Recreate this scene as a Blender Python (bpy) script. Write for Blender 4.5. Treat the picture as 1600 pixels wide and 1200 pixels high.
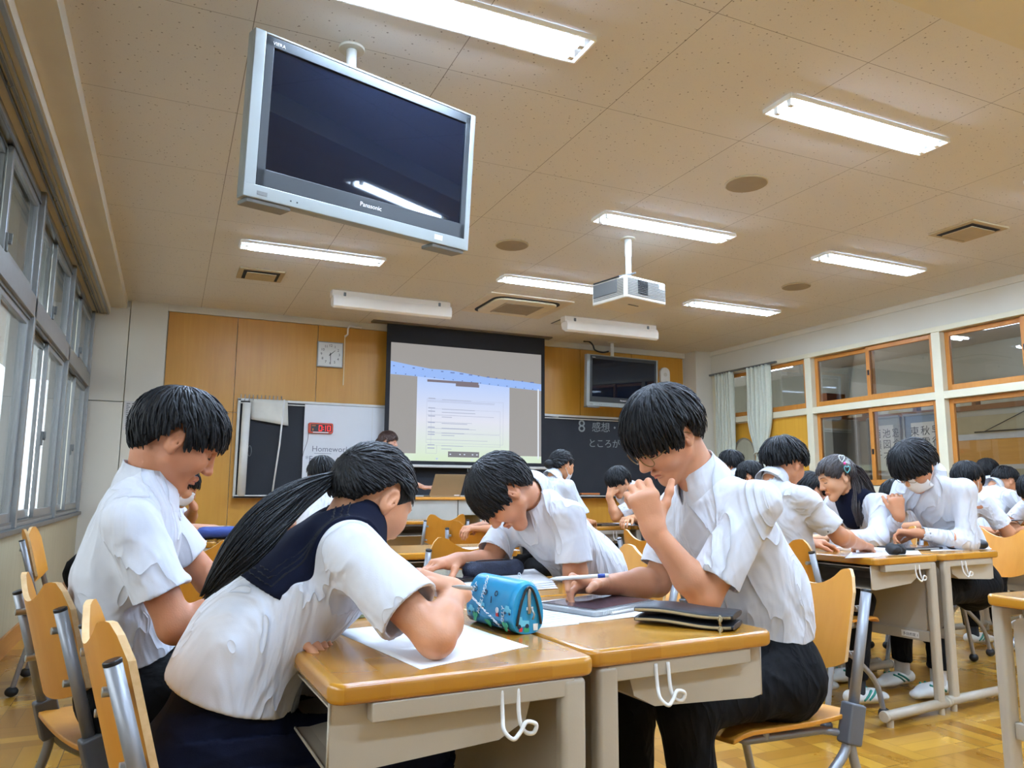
import bpy, math, random
import numpy as np
from mathutils import Vector, Matrix, Euler

# ------------------------------------------------------------------ scene, camera, light
S = bpy.context.scene
COL = S.collection
for o in list(bpy.data.objects): bpy.data.objects.remove(o)

def V(*a): return np.array(a, float)
YAW, PITCH, ROLL, FPX = math.radians(24.31), math.radians(7.98), math.radians(.3), 1177.
_cy, _sy, _cp, _sp = math.cos(YAW), math.sin(YAW), math.cos(PITCH), math.sin(PITCH)
CW = V(_sy*_cp, _cy*_cp, _sp); _r = V(_cy, -_sy, 0); _u = np.cross(_r, CW)
CR = math.cos(ROLL)*_r+math.sin(ROLL)*_u; CU = -math.sin(ROLL)*_r+math.cos(ROLL)*_u
EYE = V(0, 0, 1.0)
cd = bpy.data.cameras.new('camera'); cam = bpy.data.objects.new('camera', cd); COL.objects.link(cam)
cam.matrix_world = Matrix(((CR[0], CU[0], -CW[0], 0), (CR[1], CU[1], -CW[1], 0), (CR[2], CU[2], -CW[2], 1.0), (0, 0, 0, 1)))
cd.sensor_width = 36; cd.lens = 36*FPX/1600; cd.clip_start = .02; cd.clip_end = 200
S.camera = cam
S.view_settings.view_transform = 'Standard'; S.view_settings.look = 'None'
S.view_settings.gamma = 1; S.view_settings.exposure = 0.0; S.view_settings.use_curve_mapping = False
LAMP = 88.0           # strength of the ceiling tubes
w = bpy.data.worlds.new('overcast_sky'); S.world = w; w.use_nodes = True
bg = w.node_tree.nodes['Background']; bg.inputs[0].default_value = (.80, .90, 1.0, 1); bg.inputs[1].default_value = 8.
S.cycles.max_bounces = 8; S.cycles.diffuse_bounces = 4; S.cycles.glossy_bounces = 3
S.cycles.transparent_max_bounces = 12; S.cycles.transmission_bounces = 4
S.cycles.sample_clamp_indirect = 6; S.cycles.use_denoising = True
S.cycles.caustics_reflective = False; S.cycles.caustics_refractive = False

# ------------------------------------------------------------------ helpers
def lin(c):
    return tuple(((v/255)/12.92 if v/255 <= .04045 else ((v/255+.055)/1.055)**2.4) for v in c)
def ray(px, py): return CW+CR*(px-800)/FPX-CU*(py-600)/FPX
def aty(px, py, Y): d = ray(px, py); return EYE+d*(Y/d[1])
def atx(px, py, X): d = ray(px, py); return EYE+d*(X/d[0])
def atz(px, py, Z): d = ray(px, py); return EYE+d*((Z-1)/d[2])

MATS = {}
def mat(name, rgb=(200, 200, 200), rough=.5, metal=0., var=.06, nscale=8., bump=0., bscale=60., emit=None, es=0, coat=0., spec=.5, stretch=(1, 1, 1), sheen=0., sss=0., coords='Object'):
    if name in MATS: return MATS[name]
    m = bpy.data.materials.new(name); m.use_nodes = True; nt = m.node_tree; N = nt.nodes; L = nt.links
    b = N['Principled BSDF']
    tc = N.new('ShaderNodeTexCoord'); mp = N.new('ShaderNodeMapping'); mp.inputs['Scale'].default_value = stretch
    L.new(tc.outputs[coords], mp.inputs[0])
    nz = N.new('ShaderNodeTexNoise'); nz.inputs['Scale'].default_value = nscale; nz.inputs['Detail'].default_value = 4
    L.new(mp.outputs[0], nz.inputs[0])
    c = lin(rgb); r = N.new('ShaderNodeValToRGB')
    r.color_ramp.elements[0].position = .3; r.color_ramp.elements[1].position = .7
    r.color_ramp.elements[0].color = (*[v*(1-var) for v in c], 1); r.color_ramp.elements[1].color = (*[min(1, v*(1+var)) for v in c], 1)
    L.new(nz.outputs[0], r.inputs[0]); L.new(r.outputs[0], b.inputs['Base Color'])
    b.inputs['Roughness'].default_value = rough; b.inputs['Metallic'].default_value = metal
    b.inputs['Specular IOR Level'].default_value = spec
    if coat: b.inputs['Coat Weight'].default_value = coat; b.inputs['Coat Roughness'].default_value = .12
    if sheen: b.inputs['Sheen Weight'].default_value = sheen
    if sss:
        b.inputs['Subsurface Weight'].default_value = sss; b.inputs['Subsurface Scale'].default_value = .01
        b.inputs['Subsurface Radius'].default_value = (1, .35, .2)
    if bump:
        n2 = N.new('ShaderNodeTexNoise'); n2.inputs['Scale'].default_value = bscale; n2.inputs['Detail'].default_value = 5
        L.new(mp.outputs[0], n2.inputs[0]); bu = N.new('ShaderNodeBump'); bu.inputs['Strength'].default_value = bump
        bu.inputs['Distance'].default_value = .01; L.new(n2.outputs[0], bu.inputs['Height']); L.new(bu.outputs[0], b.inputs['Normal'])
    if emit:
        b.inputs['Emission Color'].default_value = (*lin(emit), 1); b.inputs['Emission Strength'].default_value = es
    MATS[name] = m; return m

def glass(name='window_glass', tint=(1, 1, 1), rough=.0, refl=1.):
    m = bpy.data.materials.new(name); m.use_nodes = True; nt = m.node_tree; N = nt.nodes; L = nt.links; N.clear()
    o = N.new('ShaderNodeOutputMaterial'); mx = N.new('ShaderNodeMixShader'); t = N.new('ShaderNodeBsdfTransparent'); g = N.new('ShaderNodeBsdfGlossy')
    fr = N.new('ShaderNodeFresnel'); fr.inputs[0].default_value = 1.5
    mm = N.new('ShaderNodeMath'); mm.operation = 'MULTIPLY'; mm.inputs[1].default_value = refl
    g.inputs['Roughness'].default_value = rough; t.inputs[0].default_value = (*tint, 1)
    nz = N.new('ShaderNodeTexNoise'); nz.inputs['Scale'].default_value = 3
    bu = N.new('ShaderNodeBump'); bu.inputs['Strength'].default_value = .02; L.new(nz.outputs[0], bu.inputs['Height']); L.new(bu.outputs[0], g.inputs['Normal'])
    L.new(fr.outputs[0], mm.inputs[0]); L.new(mm.outputs[0], mx.inputs[0]); L.new(t.outputs[0], mx.inputs[1]); L.new(g.outputs[0], mx.inputs[2]); L.new(mx.outputs[0], o.inputs[0])
    MATS[name] = m; return m

class MB:
    """collects shapes; build() links them as one mesh object"""
    def __init__(s): s.v = []; s.f = []
    def add(s, vs, fs):
        n = len(s.v); s.v += [tuple(map(float, p)) for p in vs]; s.f += [tuple(i+n for i in f) for f in fs]; return s
    def box(s, c, d, rot=None):
        c = V(*c); h = V(*d)/2; R = np.eye(3) if rot is None else np.array(rot)
        vs = [c+R@(h*V(x, y, z)) for x in (-1, 1) for y in (-1, 1) for z in (-1, 1)]
        return s.add(vs, [(0, 1, 3, 2), (4, 6, 7, 5), (0, 4, 5, 1), (2, 3, 7, 6), (0, 2, 6, 4), (1, 5, 7, 3)])
    def b2(s, lo, hi): lo = V(*lo); hi = V(*hi); return s.box((lo+hi)/2, hi-lo)
    def tube(s, path, r, n=10, closed=False, flat=None, caps=True):
        P = [V(*p) for p in path]; m = len(P); rs = r if hasattr(r, '__len__') else [r]*m
        up = None; vs = []
        for i in range(m):
            if closed: t = P[(i+1) % m]-P[i-1]
            else: t = P[min(i+1, m-1)]-P[max(i-1, 0)]
            t = t/(np.linalg.norm(t)+1e-12)
            if up is None:
                a = V(0, 0, 1) if abs(t[2]) < .9 else V(1, 0, 0); up = np.cross(t, np.cross(a, t))
            up = up-t*(up@t); up /= np.linalg.norm(up)+1e-12; sd = np.cross(t, up)
            for k in range(n):
                a = 2*math.pi*k/n; vs.append(P[i]+rs[i]*(math.cos(a)*up*(flat or 1)+math.sin(a)*sd))
        fs = [(i*n+k, i*n+(k+1) % n, ((i+1) % m)*n+(k+1) % n, ((i+1) % m)*n+k) for i in range(m if closed else m-1) for k in range(n)]
        if not closed and caps: fs += [tuple(range(n-1, -1, -1)), tuple((m-1)*n+k for k in range(n))]
        return s.add(vs, fs)
    def cyl(s, a, b, r, n=20, r2=None): return s.tube([a, b], [r, r if r2 is None else r2], n)
    def prism(s, outline, z0, z1, T=None):
        """outline: 2-D points; T maps (x,y,z)->3-D"""
        T = T or (lambda x, y, z: (x, y, z)); n = len(outline)
        vs = [T(x, y, z0) for x, y in outline]+[T(x, y, z1) for x, y in outline]
        return s.add(vs, [tuple(range(n-1, -1, -1)), tuple(range(n, 2*n))]+[(i, (i+1) % n, n+(i+1) % n, n+i) for i in range(n)])
    def ell(s, c, r, nu=20, nv=12, R=None):
        c = V(*c); r = V(*r); R = np.eye(3) if R is None else np.array(R); vs = [c+R@(r*V(0, 0, 1))]
        for j in range(1, nv):
            th = math.pi*j/nv
            for i in range(nu): ph = 2*math.pi*i/nu; vs.append(c+R@(r*V(math.sin(th)*math.cos(ph), math.sin(th)*math.sin(ph), math.cos(th))))
        vs.append(c-R@(r*V(0, 0, 1))); q = len(vs)-1; fs = []
        for i in range(nu):
            fs.append((0, 1+i, 1+(i+1) % nu)); fs.append((q, 1+(nv-2)*nu+(i+1) % nu, 1+(nv-2)*nu+i))
            for j in range(nv-2): a = 1+j*nu; fs.append((a+i, a+nu+i, a+nu+(i+1) % nu, a+(i+1) % nu))
        return s.add(vs, fs)
    def grid(s, fn, nu, nv, closed=False):
        vs = [fn(i/(nu), j/(nv)) for i in range(nu+1) for j in range(nv+1)]
        return s.add(vs, [(i*(nv+1)+j, (i+1)*(nv+1)+j, (i+1)*(nv+1)+j+1, i*(nv+1)+j+1) for i in range(nu) for j in range(nv)])
    def build(s, name, m, parent=None, bevel=0., smooth=False, seg=2, solid=0.):
        me = bpy.data.meshes.new(name); me.from_pydata(s.v, [], s.f); me.update()
        import bmesh
        bm = bmesh.new(); bm.from_mesh(me); bmesh.ops.recalc_face_normals(bm, faces=bm.faces); bm.to_mesh(me); bm.free()
        o = bpy.data.objects.new(name, me); COL.objects.link(o); me.materials.append(m)
        if smooth:
            me.polygons.foreach_set('use_smooth', [True]*len(me.polygons))
        if solid: q = o.modifiers.new('solid', 'SOLIDIFY'); q.thickness = solid; q.offset = 0
        if bevel:
            q = o.modifiers.new('bevel', 'BEVEL'); q.width = bevel; q.segments = seg; q.limit_method = 'ANGLE'; q.angle_limit = math.radians(40)
            me.polygons.foreach_set('use_smooth', [True]*len(me.polygons))
            wn = o.modifiers.new('wn', 'WEIGHTED_NORMAL'); wn.keep_sharp = True
        if parent: o.parent = parent
        return o
def rrect(w, h, r, n=5, c=(0, 0)):
    out = []
    for cx, cy, a0 in ((w/2-r, h/2-r, 0), (-w/2+r, h/2-r, 90), (-w/2+r, -h/2+r, 180), (w/2-r, -h/2+r, 270)):
        for k in range(n+1):
            a = math.radians(a0+90*k/n); out.append((c[0]+cx+r*math.cos(a), c[1]+cy+r*math.sin(a)))
    return out
def curve(pts, n=12):
    """Catmull-Rom through points"""
    P = [V(*p) for p in pts]; P = [2*P[0]-P[1]]+P+[2*P[-1]-P[-2]]; out = []
    for i in range(1, len(P)-2):
        for k in range(n):
            t = k/n; a, b, c, d = P[i-1:i+3]
            out.append(.5*((2*b)+(-a+c)*t+(2*a-5*b+4*c-d)*t*t+(-a+3*b-3*c+d)*t**3))
    out.append(P[-2]); return out
def tag(o, label=None, cat=None, group=None, kind=None):
    if label: o['label'] = label
    if cat: o['category'] = cat
    if group: o['group'] = group
    if kind: o['kind'] = kind
    return o
def empty(name, loc=(0, 0, 0), rz=0.):
    o = bpy.data.objects.new(name, None); COL.objects.link(o); o.location = loc; o.rotation_euler = (0, 0, rz); o.empty_display_size = .1; return o
def kids(o): return [c for c in bpy.data.objects if c.parent == o]
def copy_tree(o, parent=None):
    c = o.copy(); COL.objects.link(c)
    if parent is not None: c.parent = parent
    for ch in kids(o): copy_tree(ch, c)
    return c
def place(o, loc, rz): o.location = loc; o.rotation_euler = (0, 0, rz); return o
def text(body, name, size, m, M4, parent=None, ext=.0006, ax='LEFT', sx=1.):
    cu = bpy.data.curves.new(name, 'FONT'); cu.body = body; cu.size = size; cu.extrude = ext; cu.align_x = ax; cu.resolution_u = 3
    o = bpy.data.objects.new(name, cu); COL.objects.link(o); cu.materials.append(m); o.matrix_world = M4 @ Matrix.Diagonal((sx, 1, 1, 1))
    if parent: o.parent = parent; o.matrix_parent_inverse = Matrix.Identity(4)
    return o
def frame4(o, x, y):
    """matrix with origin o, text right x, text up y"""
    x = Vector(x).normalized(); y = Vector(y); y = (y-x*y.dot(x)).normalized(); z = x.cross(y)
    return Matrix(((x[0], y[0], z[0], o[0]), (x[1], y[1], z[1], o[1]), (x[2], y[2], z[2], o[2]), (0, 0, 0, 1)))
# ------------------------------------------------------------------ materials of the room
def nodes_mat(name, rough=.6):
    m = bpy.data.materials.new(name); m.use_nodes = True; nt = m.node_tree; MATS[name] = m
    b = nt.nodes['Principled BSDF']; b.inputs['Roughness'].default_value = rough
    return m, nt.nodes, nt.links, b
def mth(N, L, op, a, b=None, c=None):
    n = N.new('ShaderNodeMath'); n.operation = op
    for i, v in enumerate((a, b, c)):
        if v is None: continue
        if isinstance(v, (int, float)): n.inputs[i].default_value = v
        else: L.new(v, n.inputs[i])
    return n.outputs[0]
def mixc(N, L, f, a, b):
    n = N.new('ShaderNodeMix'); n.data_type = 'RGBA'
    for s, v in ((n.inputs[0], f), (n.inputs[6], a), (n.inputs[7], b)):
        if isinstance(v, tuple): s.default_value = (*v, 1) if len(v) == 3 else v
        elif isinstance(v, (int, float)): s.default_value = v
        else: L.new(v, s)
    return n.outputs[2]
def ceiling_mat():
    m, N, L, b = nodes_mat('perforated_ceiling_board', .9)
    g = N.new('ShaderNodeNewGeometry'); sp = N.new('ShaderNodeSeparateXYZ'); L.new(g.outputs['Position'], sp.inputs[0])
    def joint(o, off, per, wd):
        a = mth(N, L, 'SUBTRACT', o, off); a = mth(N, L, 'DIVIDE', a, per); a = mth(N, L, 'FRACT', a); a = mth(N, L, 'SUBTRACT', a, .5)
        a = mth(N, L, 'ABSOLUTE', a); return mth(N, L, 'GREATER_THAN', a, .5-wd/per/2)
    jx = joint(sp.outputs[0], .2205, .911, .004); jy = joint(sp.outputs[1], 2.38, .908, .003)
    vo = N.new('ShaderNodeTexVoronoi'); vo.inputs['Scale'].default_value = 33; L.new(g.outputs['Position'], vo.inputs['Vector'])
    nz = N.new('ShaderNodeTexWhiteNoise'); L.new(vo.outputs['Position'], nz.inputs[0])
    th = mth(N, L, 'MULTIPLY_ADD', nz.outputs[0], .11, .06); hole = mth(N, L, 'LESS_THAN', vo.outputs['Distance'], th)
    vo2 = N.new('ShaderNodeTexVoronoi'); vo2.inputs['Scale'].default_value = 75; L.new(g.outputs['Position'], vo2.inputs['Vector'])
    h2 = mth(N, L, 'LESS_THAN', vo2.outputs['Distance'], .11); hole = mth(N, L, 'MAXIMUM', hole, mth(N, L, 'MULTIPLY', h2, .55))
    n3 = N.new('ShaderNodeTexNoise'); n3.inputs['Scale'].default_value = .7
    base = mixc(N, L, n3.outputs[0], lin((212, 209, 205)), lin((218, 215, 211)))
    c = mixc(N, L, mth(N, L, 'MULTIPLY', hole, .62), base, lin((70, 60, 50)))
    c = mixc(N, L, mth(N, L, 'MULTIPLY', mth(N, L, 'MAXIMUM', jx, jy), .72), c, lin((70, 58, 45)))
    L.new(c, b.inputs['Base Color']); return m
def floor_mat():
    m, N, L, b = nodes_mat('parquet_floor', .26)
    g = N.new('ShaderNodeNewGeometry'); sp = N.new('ShaderNodeSeparateXYZ'); L.new(g.outputs['Position'], sp.inputs[0])
    P = .30
    ux = mth(N, L, 'DIVIDE', sp.outputs[0], P); uy = mth(N, L, 'DIVIDE', sp.outputs[1], P)
    ix = mth(N, L, 'FLOOR', ux); iy = mth(N, L, 'FLOOR', uy); fx = mth(N, L, 'FRACT', ux); fy = mth(N, L, 'FRACT', uy)
    par = mth(N, L, 'ABSOLUTE', mth(N, L, 'MODULO', mth(N, L, 'ADD', ix, iy), 2))
    par = mth(N, L, 'GREATER_THAN', par, .5)
    al = mth(N, L, 'ADD', mth(N, L, 'MULTIPLY', fx, par), mth(N, L, 'MULTIPLY', fy, mth(N, L, 'SUBTRACT', 1, par)))
    ac = mth(N, L, 'ADD', mth(N, L, 'MULTIPLY', fy, par), mth(N, L, 'MULTIPLY', fx, mth(N, L, 'SUBTRACT', 1, par)))
    st = mth(N, L, 'MULTIPLY', al, 4); si = mth(N, L, 'FLOOR', st); sf = mth(N, L, 'FRACT', st)
    cb = N.new('ShaderNodeCombineXYZ'); L.new(ix, cb.inputs[0]); L.new(iy, cb.inputs[1]); L.new(si, cb.inputs[2])
    wn = N.new('ShaderNodeTexWhiteNoise'); L.new(cb.outputs[0], wn.inputs[0])
    r = N.new('ShaderNodeValToRGB'); e = r.color_ramp.elements
    e[0].color = (*lin((150, 100, 26)), 1); e[1].color = (*lin((196, 146, 52)), 1); L.new(wn.outputs[0], r.inputs[0])
    cv = N.new('ShaderNodeCombineXYZ'); L.new(mth(N, L, 'MULTIPLY', al, 30), cv.inputs[0]); L.new(mth(N, L, 'MULTIPLY', ac, 2), cv.inputs[1]); L.new(mth(N, L, 'MULTIPLY', wn.outputs[0], 50), cv.inputs[2])
    nz = N.new('ShaderNodeTexNoise'); nz.inputs['Scale'].default_value = 1.; nz.inputs['Detail'].default_value = 5; L.new(cv.outputs[0], nz.inputs[0])
    c = mixc(N, L, mth(N, L, 'MULTIPLY', nz.outputs[0], .28), r.outputs[0], lin((120, 74, 20)))
    ed = mth(N, L, 'ABSOLUTE', mth(N, L, 'SUBTRACT', sf, .5)); e1 = mth(N, L, 'GREATER_THAN', ed, .482)
    ed2 = mth(N, L, 'ABSOLUTE', mth(N, L, 'SUBTRACT', ac, .5)); e2 = mth(N, L, 'GREATER_THAN', ed2, .494)
    c = mixc(N, L, mth(N, L, 'MULTIPLY', mth(N, L, 'MAXIMUM', e1, e2), .6), c, lin((80, 48, 14)))
    L.new(c, b.inputs['Base Color']); b.inputs['Coat Weight'].default_value = .35; b.inputs['Coat Roughness'].default_value = .15
    n4 = N.new('ShaderNodeTexNoise'); n4.inputs['Scale'].default_value = 1.7; n4.inputs['Detail'].default_value = 6; L.new(g.outputs['Position'], n4.inputs[0])
    L.new(mth(N, L, 'ADD', mth(N, L, 'MULTIPLY', n4.outputs[0], .25), .16), b.inputs['Roughness']); return m
def veneer(name, c1, c2, rough=.35, axis='Z', coat=.2, sc=1.):
    if name in MATS: return MATS[name]
    m, N, L, b = nodes_mat(name, rough)
    tc = N.new('ShaderNodeTexCoord'); mp = N.new('ShaderNodeMapping'); s = [26*sc, 26*sc, 26*sc]; s['XYZ'.index(axis)] = 1.6*sc; mp.inputs['Scale'].default_value = s
    L.new(tc.outputs['Object'], mp.inputs[0]); nz = N.new('ShaderNodeTexNoise'); nz.inputs['Scale'].default_value = 1; nz.inputs['Detail'].default_value = 6; nz.inputs['Distortion'].default_value = .6
    L.new(mp.outputs[0], nz.inputs[0]); n2 = N.new('ShaderNodeTexNoise'); n2.inputs['Scale'].default_value = 1.3; L.new(tc.outputs['Object'], n2.inputs[0])
    a = mth(N, L, 'ADD', mth(N, L, 'MULTIPLY', nz.outputs[0], .6), mth(N, L, 'MULTIPLY', n2.outputs[0], .4))
    r = N.new('ShaderNodeValToRGB'); r.color_ramp.elements[0].position = .35; r.color_ramp.elements[1].position = .65
    r.color_ramp.elements[0].color = (*lin(c1), 1); r.color_ramp.elements[1].color = (*lin(c2), 1); L.new(a, r.inputs[0]); L.new(r.outputs[0], b.inputs['Base Color'])
    b.inputs['Coat Weight'].default_value = coat; b.inputs['Coat Roughness'].default_value = .2; return m
def desk_mat():
    """laminated blocks of light wood under clear varnish"""
    m, N, L, b = nodes_mat('varnished_block_board', .22)
    tc = N.new('ShaderNodeTexCoord'); sp = N.new('ShaderNodeSeparateXYZ'); L.new(tc.outputs['Object'], sp.inputs[0])
    row = mth(N, L, 'FLOOR', mth(N, L, 'MULTIPLY', sp.outputs[0], 14)); wn0 = N.new('ShaderNodeTexWhiteNoise'); wn0.noise_dimensions = '1D'; L.new(row, wn0.inputs['W'])
    ln = mth(N, L, 'FLOOR', mth(N, L, 'ADD', mth(N, L, 'MULTIPLY', sp.outputs[1], 3.2), mth(N, L, 'MULTIPLY', wn0.outputs[0], 7)))
    cb = N.new('ShaderNodeCombineXYZ'); L.new(row, cb.inputs[0]); L.new(ln, cb.inputs[1]); wn = N.new('ShaderNodeTexWhiteNoise'); L.new(cb.outputs[0], wn.inputs[0])
    r = N.new('ShaderNodeValToRGB'); e = r.color_ramp.elements
    e[0].color = (*lin((168, 112, 24)), 1); e[1].color = (*lin((186, 131, 38)), 1); L.new(wn.outputs[0], r.inputs[0])
    mp = N.new('ShaderNodeMapping'); mp.inputs['Scale'].default_value = (60, 4, 60); L.new(tc.outputs['Object'], mp.inputs[0])
    nz = N.new('ShaderNodeTexNoise'); nz.inputs['Scale'].default_value = 1; nz.inputs['Detail'].default_value = 5; nz.inputs['Distortion'].default_value = 1; L.new(mp.outputs[0], nz.inputs[0])
    c = mixc(N, L, mth(N, L, 'MULTIPLY', nz.outputs[0], .3), r.outputs[0], lin((170, 108, 36)))
    L.new(c, b.inputs['Base Color']); b.inputs['Coat Weight'].default_value = .4; b.inputs['Coat Roughness'].default_value = .12; return m
M_CEIL, M_FLOOR, M_DESK = ceiling_mat(), floor_mat(), desk_mat()
M_PANEL = veneer('amber_wood_panel', (186, 130, 38), (196, 142, 48), .45, 'Z', .08)
M_DADO = veneer('grey_tan_dado_panel', (168, 158, 128), (178, 168, 138), .6, 'Z', 0)
M_CREAM = mat('cream_painted_board', (206, 200, 184), .7, nscale=2, var=.02, bump=.05, bscale=200)
M_BEIGE = mat('beige_painted_timber', (214, 206, 178), .5, nscale=4, var=.03)
M_SOFFIT = mat('warm_cream_plaster', (212, 205, 188), .8, nscale=3, var=.03, bump=.05, bscale=120)
M_FRAMEW = veneer('orange_wood_frame', (178, 112, 40), (192, 126, 50), .5, 'Z', .05)
M_ALU = mat('anodised_aluminium', (156, 158, 156), .35, .55, nscale=20, var=.04)
M_ALUD = mat('grey_window_track', (112, 114, 112), .4, .4, nscale=20, var=.05)
M_BLACK = mat('black_plastic', (20, 20, 22), .35, var=.1)
M_WHITE = mat('white_plastic', (228, 226, 220), .35, var=.02)
M_STEEL = mat('silver_painted_steel', (176, 176, 172), .28, .75, var=.03)
M_GREIGE = mat('grey_beige_painted_steel', (178, 168, 150), .38, .05, var=.03, bump=.03, bscale=300)
GL = glass(refl=.8)

# ------------------------------------------------------------------ room shell
XL, XR, YF, YB, ZC = -.86, 7.28, 9.2, -2.4, 3.05
def struct(name, mb, m, **k): return tag(mb.build(name, m, **k), kind='structure')
struct('floor', MB().b2((XL-.3, YB-.2, -.1), (XR+3.2, YF+.2, 0)), M_FLOOR)
struct('ceiling', MB().b2((-.55, YB-.2, ZC), (XR+.1, YF+.2, ZC+.12)), M_CEIL)
struct('trim_1', MB().b2((-.70, YB, 2.955), (-.532, YF-.02, ZC+.1)), M_SOFFIT)       # stepped soffit along the windows
struct('trim_2', MB().b2((XL-.2, YB, 2.885), (-.69, YF-.02, 2.96)), M_SOFFIT)
struct('trim_3', MB().b2((-.72, YB, 2.868), (-.70, YF-.05, 2.89)).b2((-.78, YB, 2.872), (-.775, YF-.05, 2.89)).b2((-.755, YB, 2.872), (-.75, YF-.05, 2.89)), M_ALU)
struct('trim_4', MB().b2((-.5, 1.5, 2.93), (XR, 1.885, ZC+.05)), M_SOFFIT)          # cross beam over the camera
# front wall: cream pier, veneer panels, cream lintel
fw = MB().b2((XL-.2, YF, -.05), (XR+.3, YF+.15, ZC+.1))
struct('wall_front', fw, M_CREAM)
pan = MB(); xs = [-.11, .628, 1.551, 2.47, 3.39, 4.3, 5.2, 6.058, 6.976]
for a, b in zip(xs[:-1], xs[1:]):
    for z0, z1 in ((.10, 1.86), (1.866, 2.972)):
        pan.b2((a+.003, YF-.022, z0), (b-.003, YF+.01, z1))
struct('trim_5', pan, M_PANEL, bevel=.002)
struct('trim_6', MB().b2((-.12, YF-.045, 2.975), (7.02, YF+.01, ZC+.01)), M_CREAM, bevel=.003)
struct('trim_7', MB().b2((XL-.05, YF-.06, 0), (-.50, YF+.01, 1.918)).b2((XL-.05, YF-.06, 1.926), (-.50, YF+.01, 2.97)).b2((-.492, YF-.06, 0), (-.12, YF+.01, 1.918)).b2((-.492, YF-.06, 1.926), (-.12, YF+.01, ZC)), M_CREAM, bevel=.002)
struct('trim_8', MB().b2((7.0, YF-.30, 0), (XR+.1, YF+.01, ZC)), M_CREAM, bevel=.004)  # corner pier on the right
struct('baseboard_front', MB().b2((-.11, YF-.035, 0), (7.0, YF, .10)), veneer('brown_skirting', (150, 92, 36), (165, 104, 44), .4, 'X'))
struct('wall_back', MB().b2((XL-.2, YB-.15, -.05), (XR+.3, YB, ZC+.1)), M_CREAM)
# left wall below the windows
struct('wall_left', MB().b2((XL-.2, YB, -.05), (XL+.02, YF, .72)), M_DADO)
struct('baseboard_left', MB().b2((XL+.02, YB, 0), (XL+.035, YF-.06, .12)), veneer('brown_skirting_side', (160, 100, 40), (176, 114, 50), .4, 'Y'))
struct('trim_9', MB().b2((XL-.2, YB, .72), (XL+.05, YF-.06, .752)), M_ALUD, bevel=.003)
# left windows: one bay after another, each with upper and lower pairs of sashes
bays = [9.12, 7.28, 5.50, 3.72, 1.94, .16, -1.62, YB]
def sash(mb, gl, x, y0, y1, z0, z1, fw=.045, d=.028):
    for lo, hi in (((x-d/2, y0, z0), (x+d/2, y0+fw, z1)), ((x-d/2, y1-fw, z0), (x+d/2, y1, z1)), ((x-d/2, y0+fw, z0), (x+d/2, y1-fw, z0+fw*1.3)), ((x-d/2, y0+fw, z1-fw), (x+d/2, y1-fw, z1))): mb.b2(lo, hi)
    gl.b2((x-.003, y0+fw, z0+fw), (x+.003, y1-fw, z1-fw))
for i, (b1, b0) in enumerate(zip(bays[:-1], bays[1:])):
    W0 = empty('window_%d' % (i+1)); tag(W0, kind='structure')
    fr = MB(); fr.b2((XL-.10, b0-.03, .752), (XL+.03, b0+.03, 2.885)).b2((XL-.10, b0, 2.06), (XL+.03, b1, 2.19)).b2((XL-.10, b0, 2.82), (XL+.0, b1, 2.885)).b2((XL-.10, b0, .752), (XL+.01, b1, .775))
    if i == 0: fr.b2((XL-.10, b1-.03, .752), (XL+.03, b1+.02, 2.885))
    fr.build('frame', M_ALU, W0, bevel=.003)
    tr = MB()
    for xx in (-.075, -.035, .005): tr.b2((XL+xx-.004, b0+.03, .775), (XL+xx+.004, b1-.03, .79)).b2((XL+xx-.004, b0+.03, 2.19), (XL+xx+.004, b1-.03, 2.205)).b2((XL+xx-.004, b0+.03, 2.04), (XL+xx+.004, b1-.03, 2.06)).b2((XL+xx-.004, b0+.03, 2.80), (XL+xx+.004, b1-.03, 2.82))
    tr.build('track', M_ALUD, W0)
    mid = (b0+b1)/2
    for z0, z1, zl in ((.785, 2.05, 1.35), (2.20, 2.81, 2.28)):
        for x, a, b in ((XL-.055, b0+.03, mid+.03), (XL-.015, mid-.03, b1-.03)):
            s_ = MB(); g_ = MB(); sash(s_, g_, x, a, b, z0, z1); so = s_.build('sash', M_ALU, W0, bevel=.003); g_.build('pane', GL, so)
        k = MB().b2((XL-.0, mid-.028, zl-.05), (XL+.012, mid+.002, zl+.05)).b2((XL+.008, mid-.02, zl+.0), (XL+.03, mid-.008, zl+.05)).cyl((XL, mid-.014, zl), (XL+.028, mid-.014, zl), .012, 12)
        k.build('catch', M_ALUD, W0, bevel=.002)
# curtain rail with runners under the soffit
cr = empty('curtain_rail', (0, 0, 0)); tag(cr, 'twin grey metal curtain rail running above the left windows', 'curtain rail')
MB().b2((-.815, YB, 2.868), (-.805, YF-.1, 2.884)).b2((-.79, YB, 2.868), (-.78, YF-.1, 2.884)).build('rail', M_ALUD, cr)
for k in range(12):
    y = 2.4+k*.52
    MB().tube([(-.80, y, 2.872), (-.80, y, 2.855), (-.785, y+.01, 2.848), (-.775, y+.01, 2.86)], .003, 6).build('hook', M_ALUD, cr)

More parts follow.
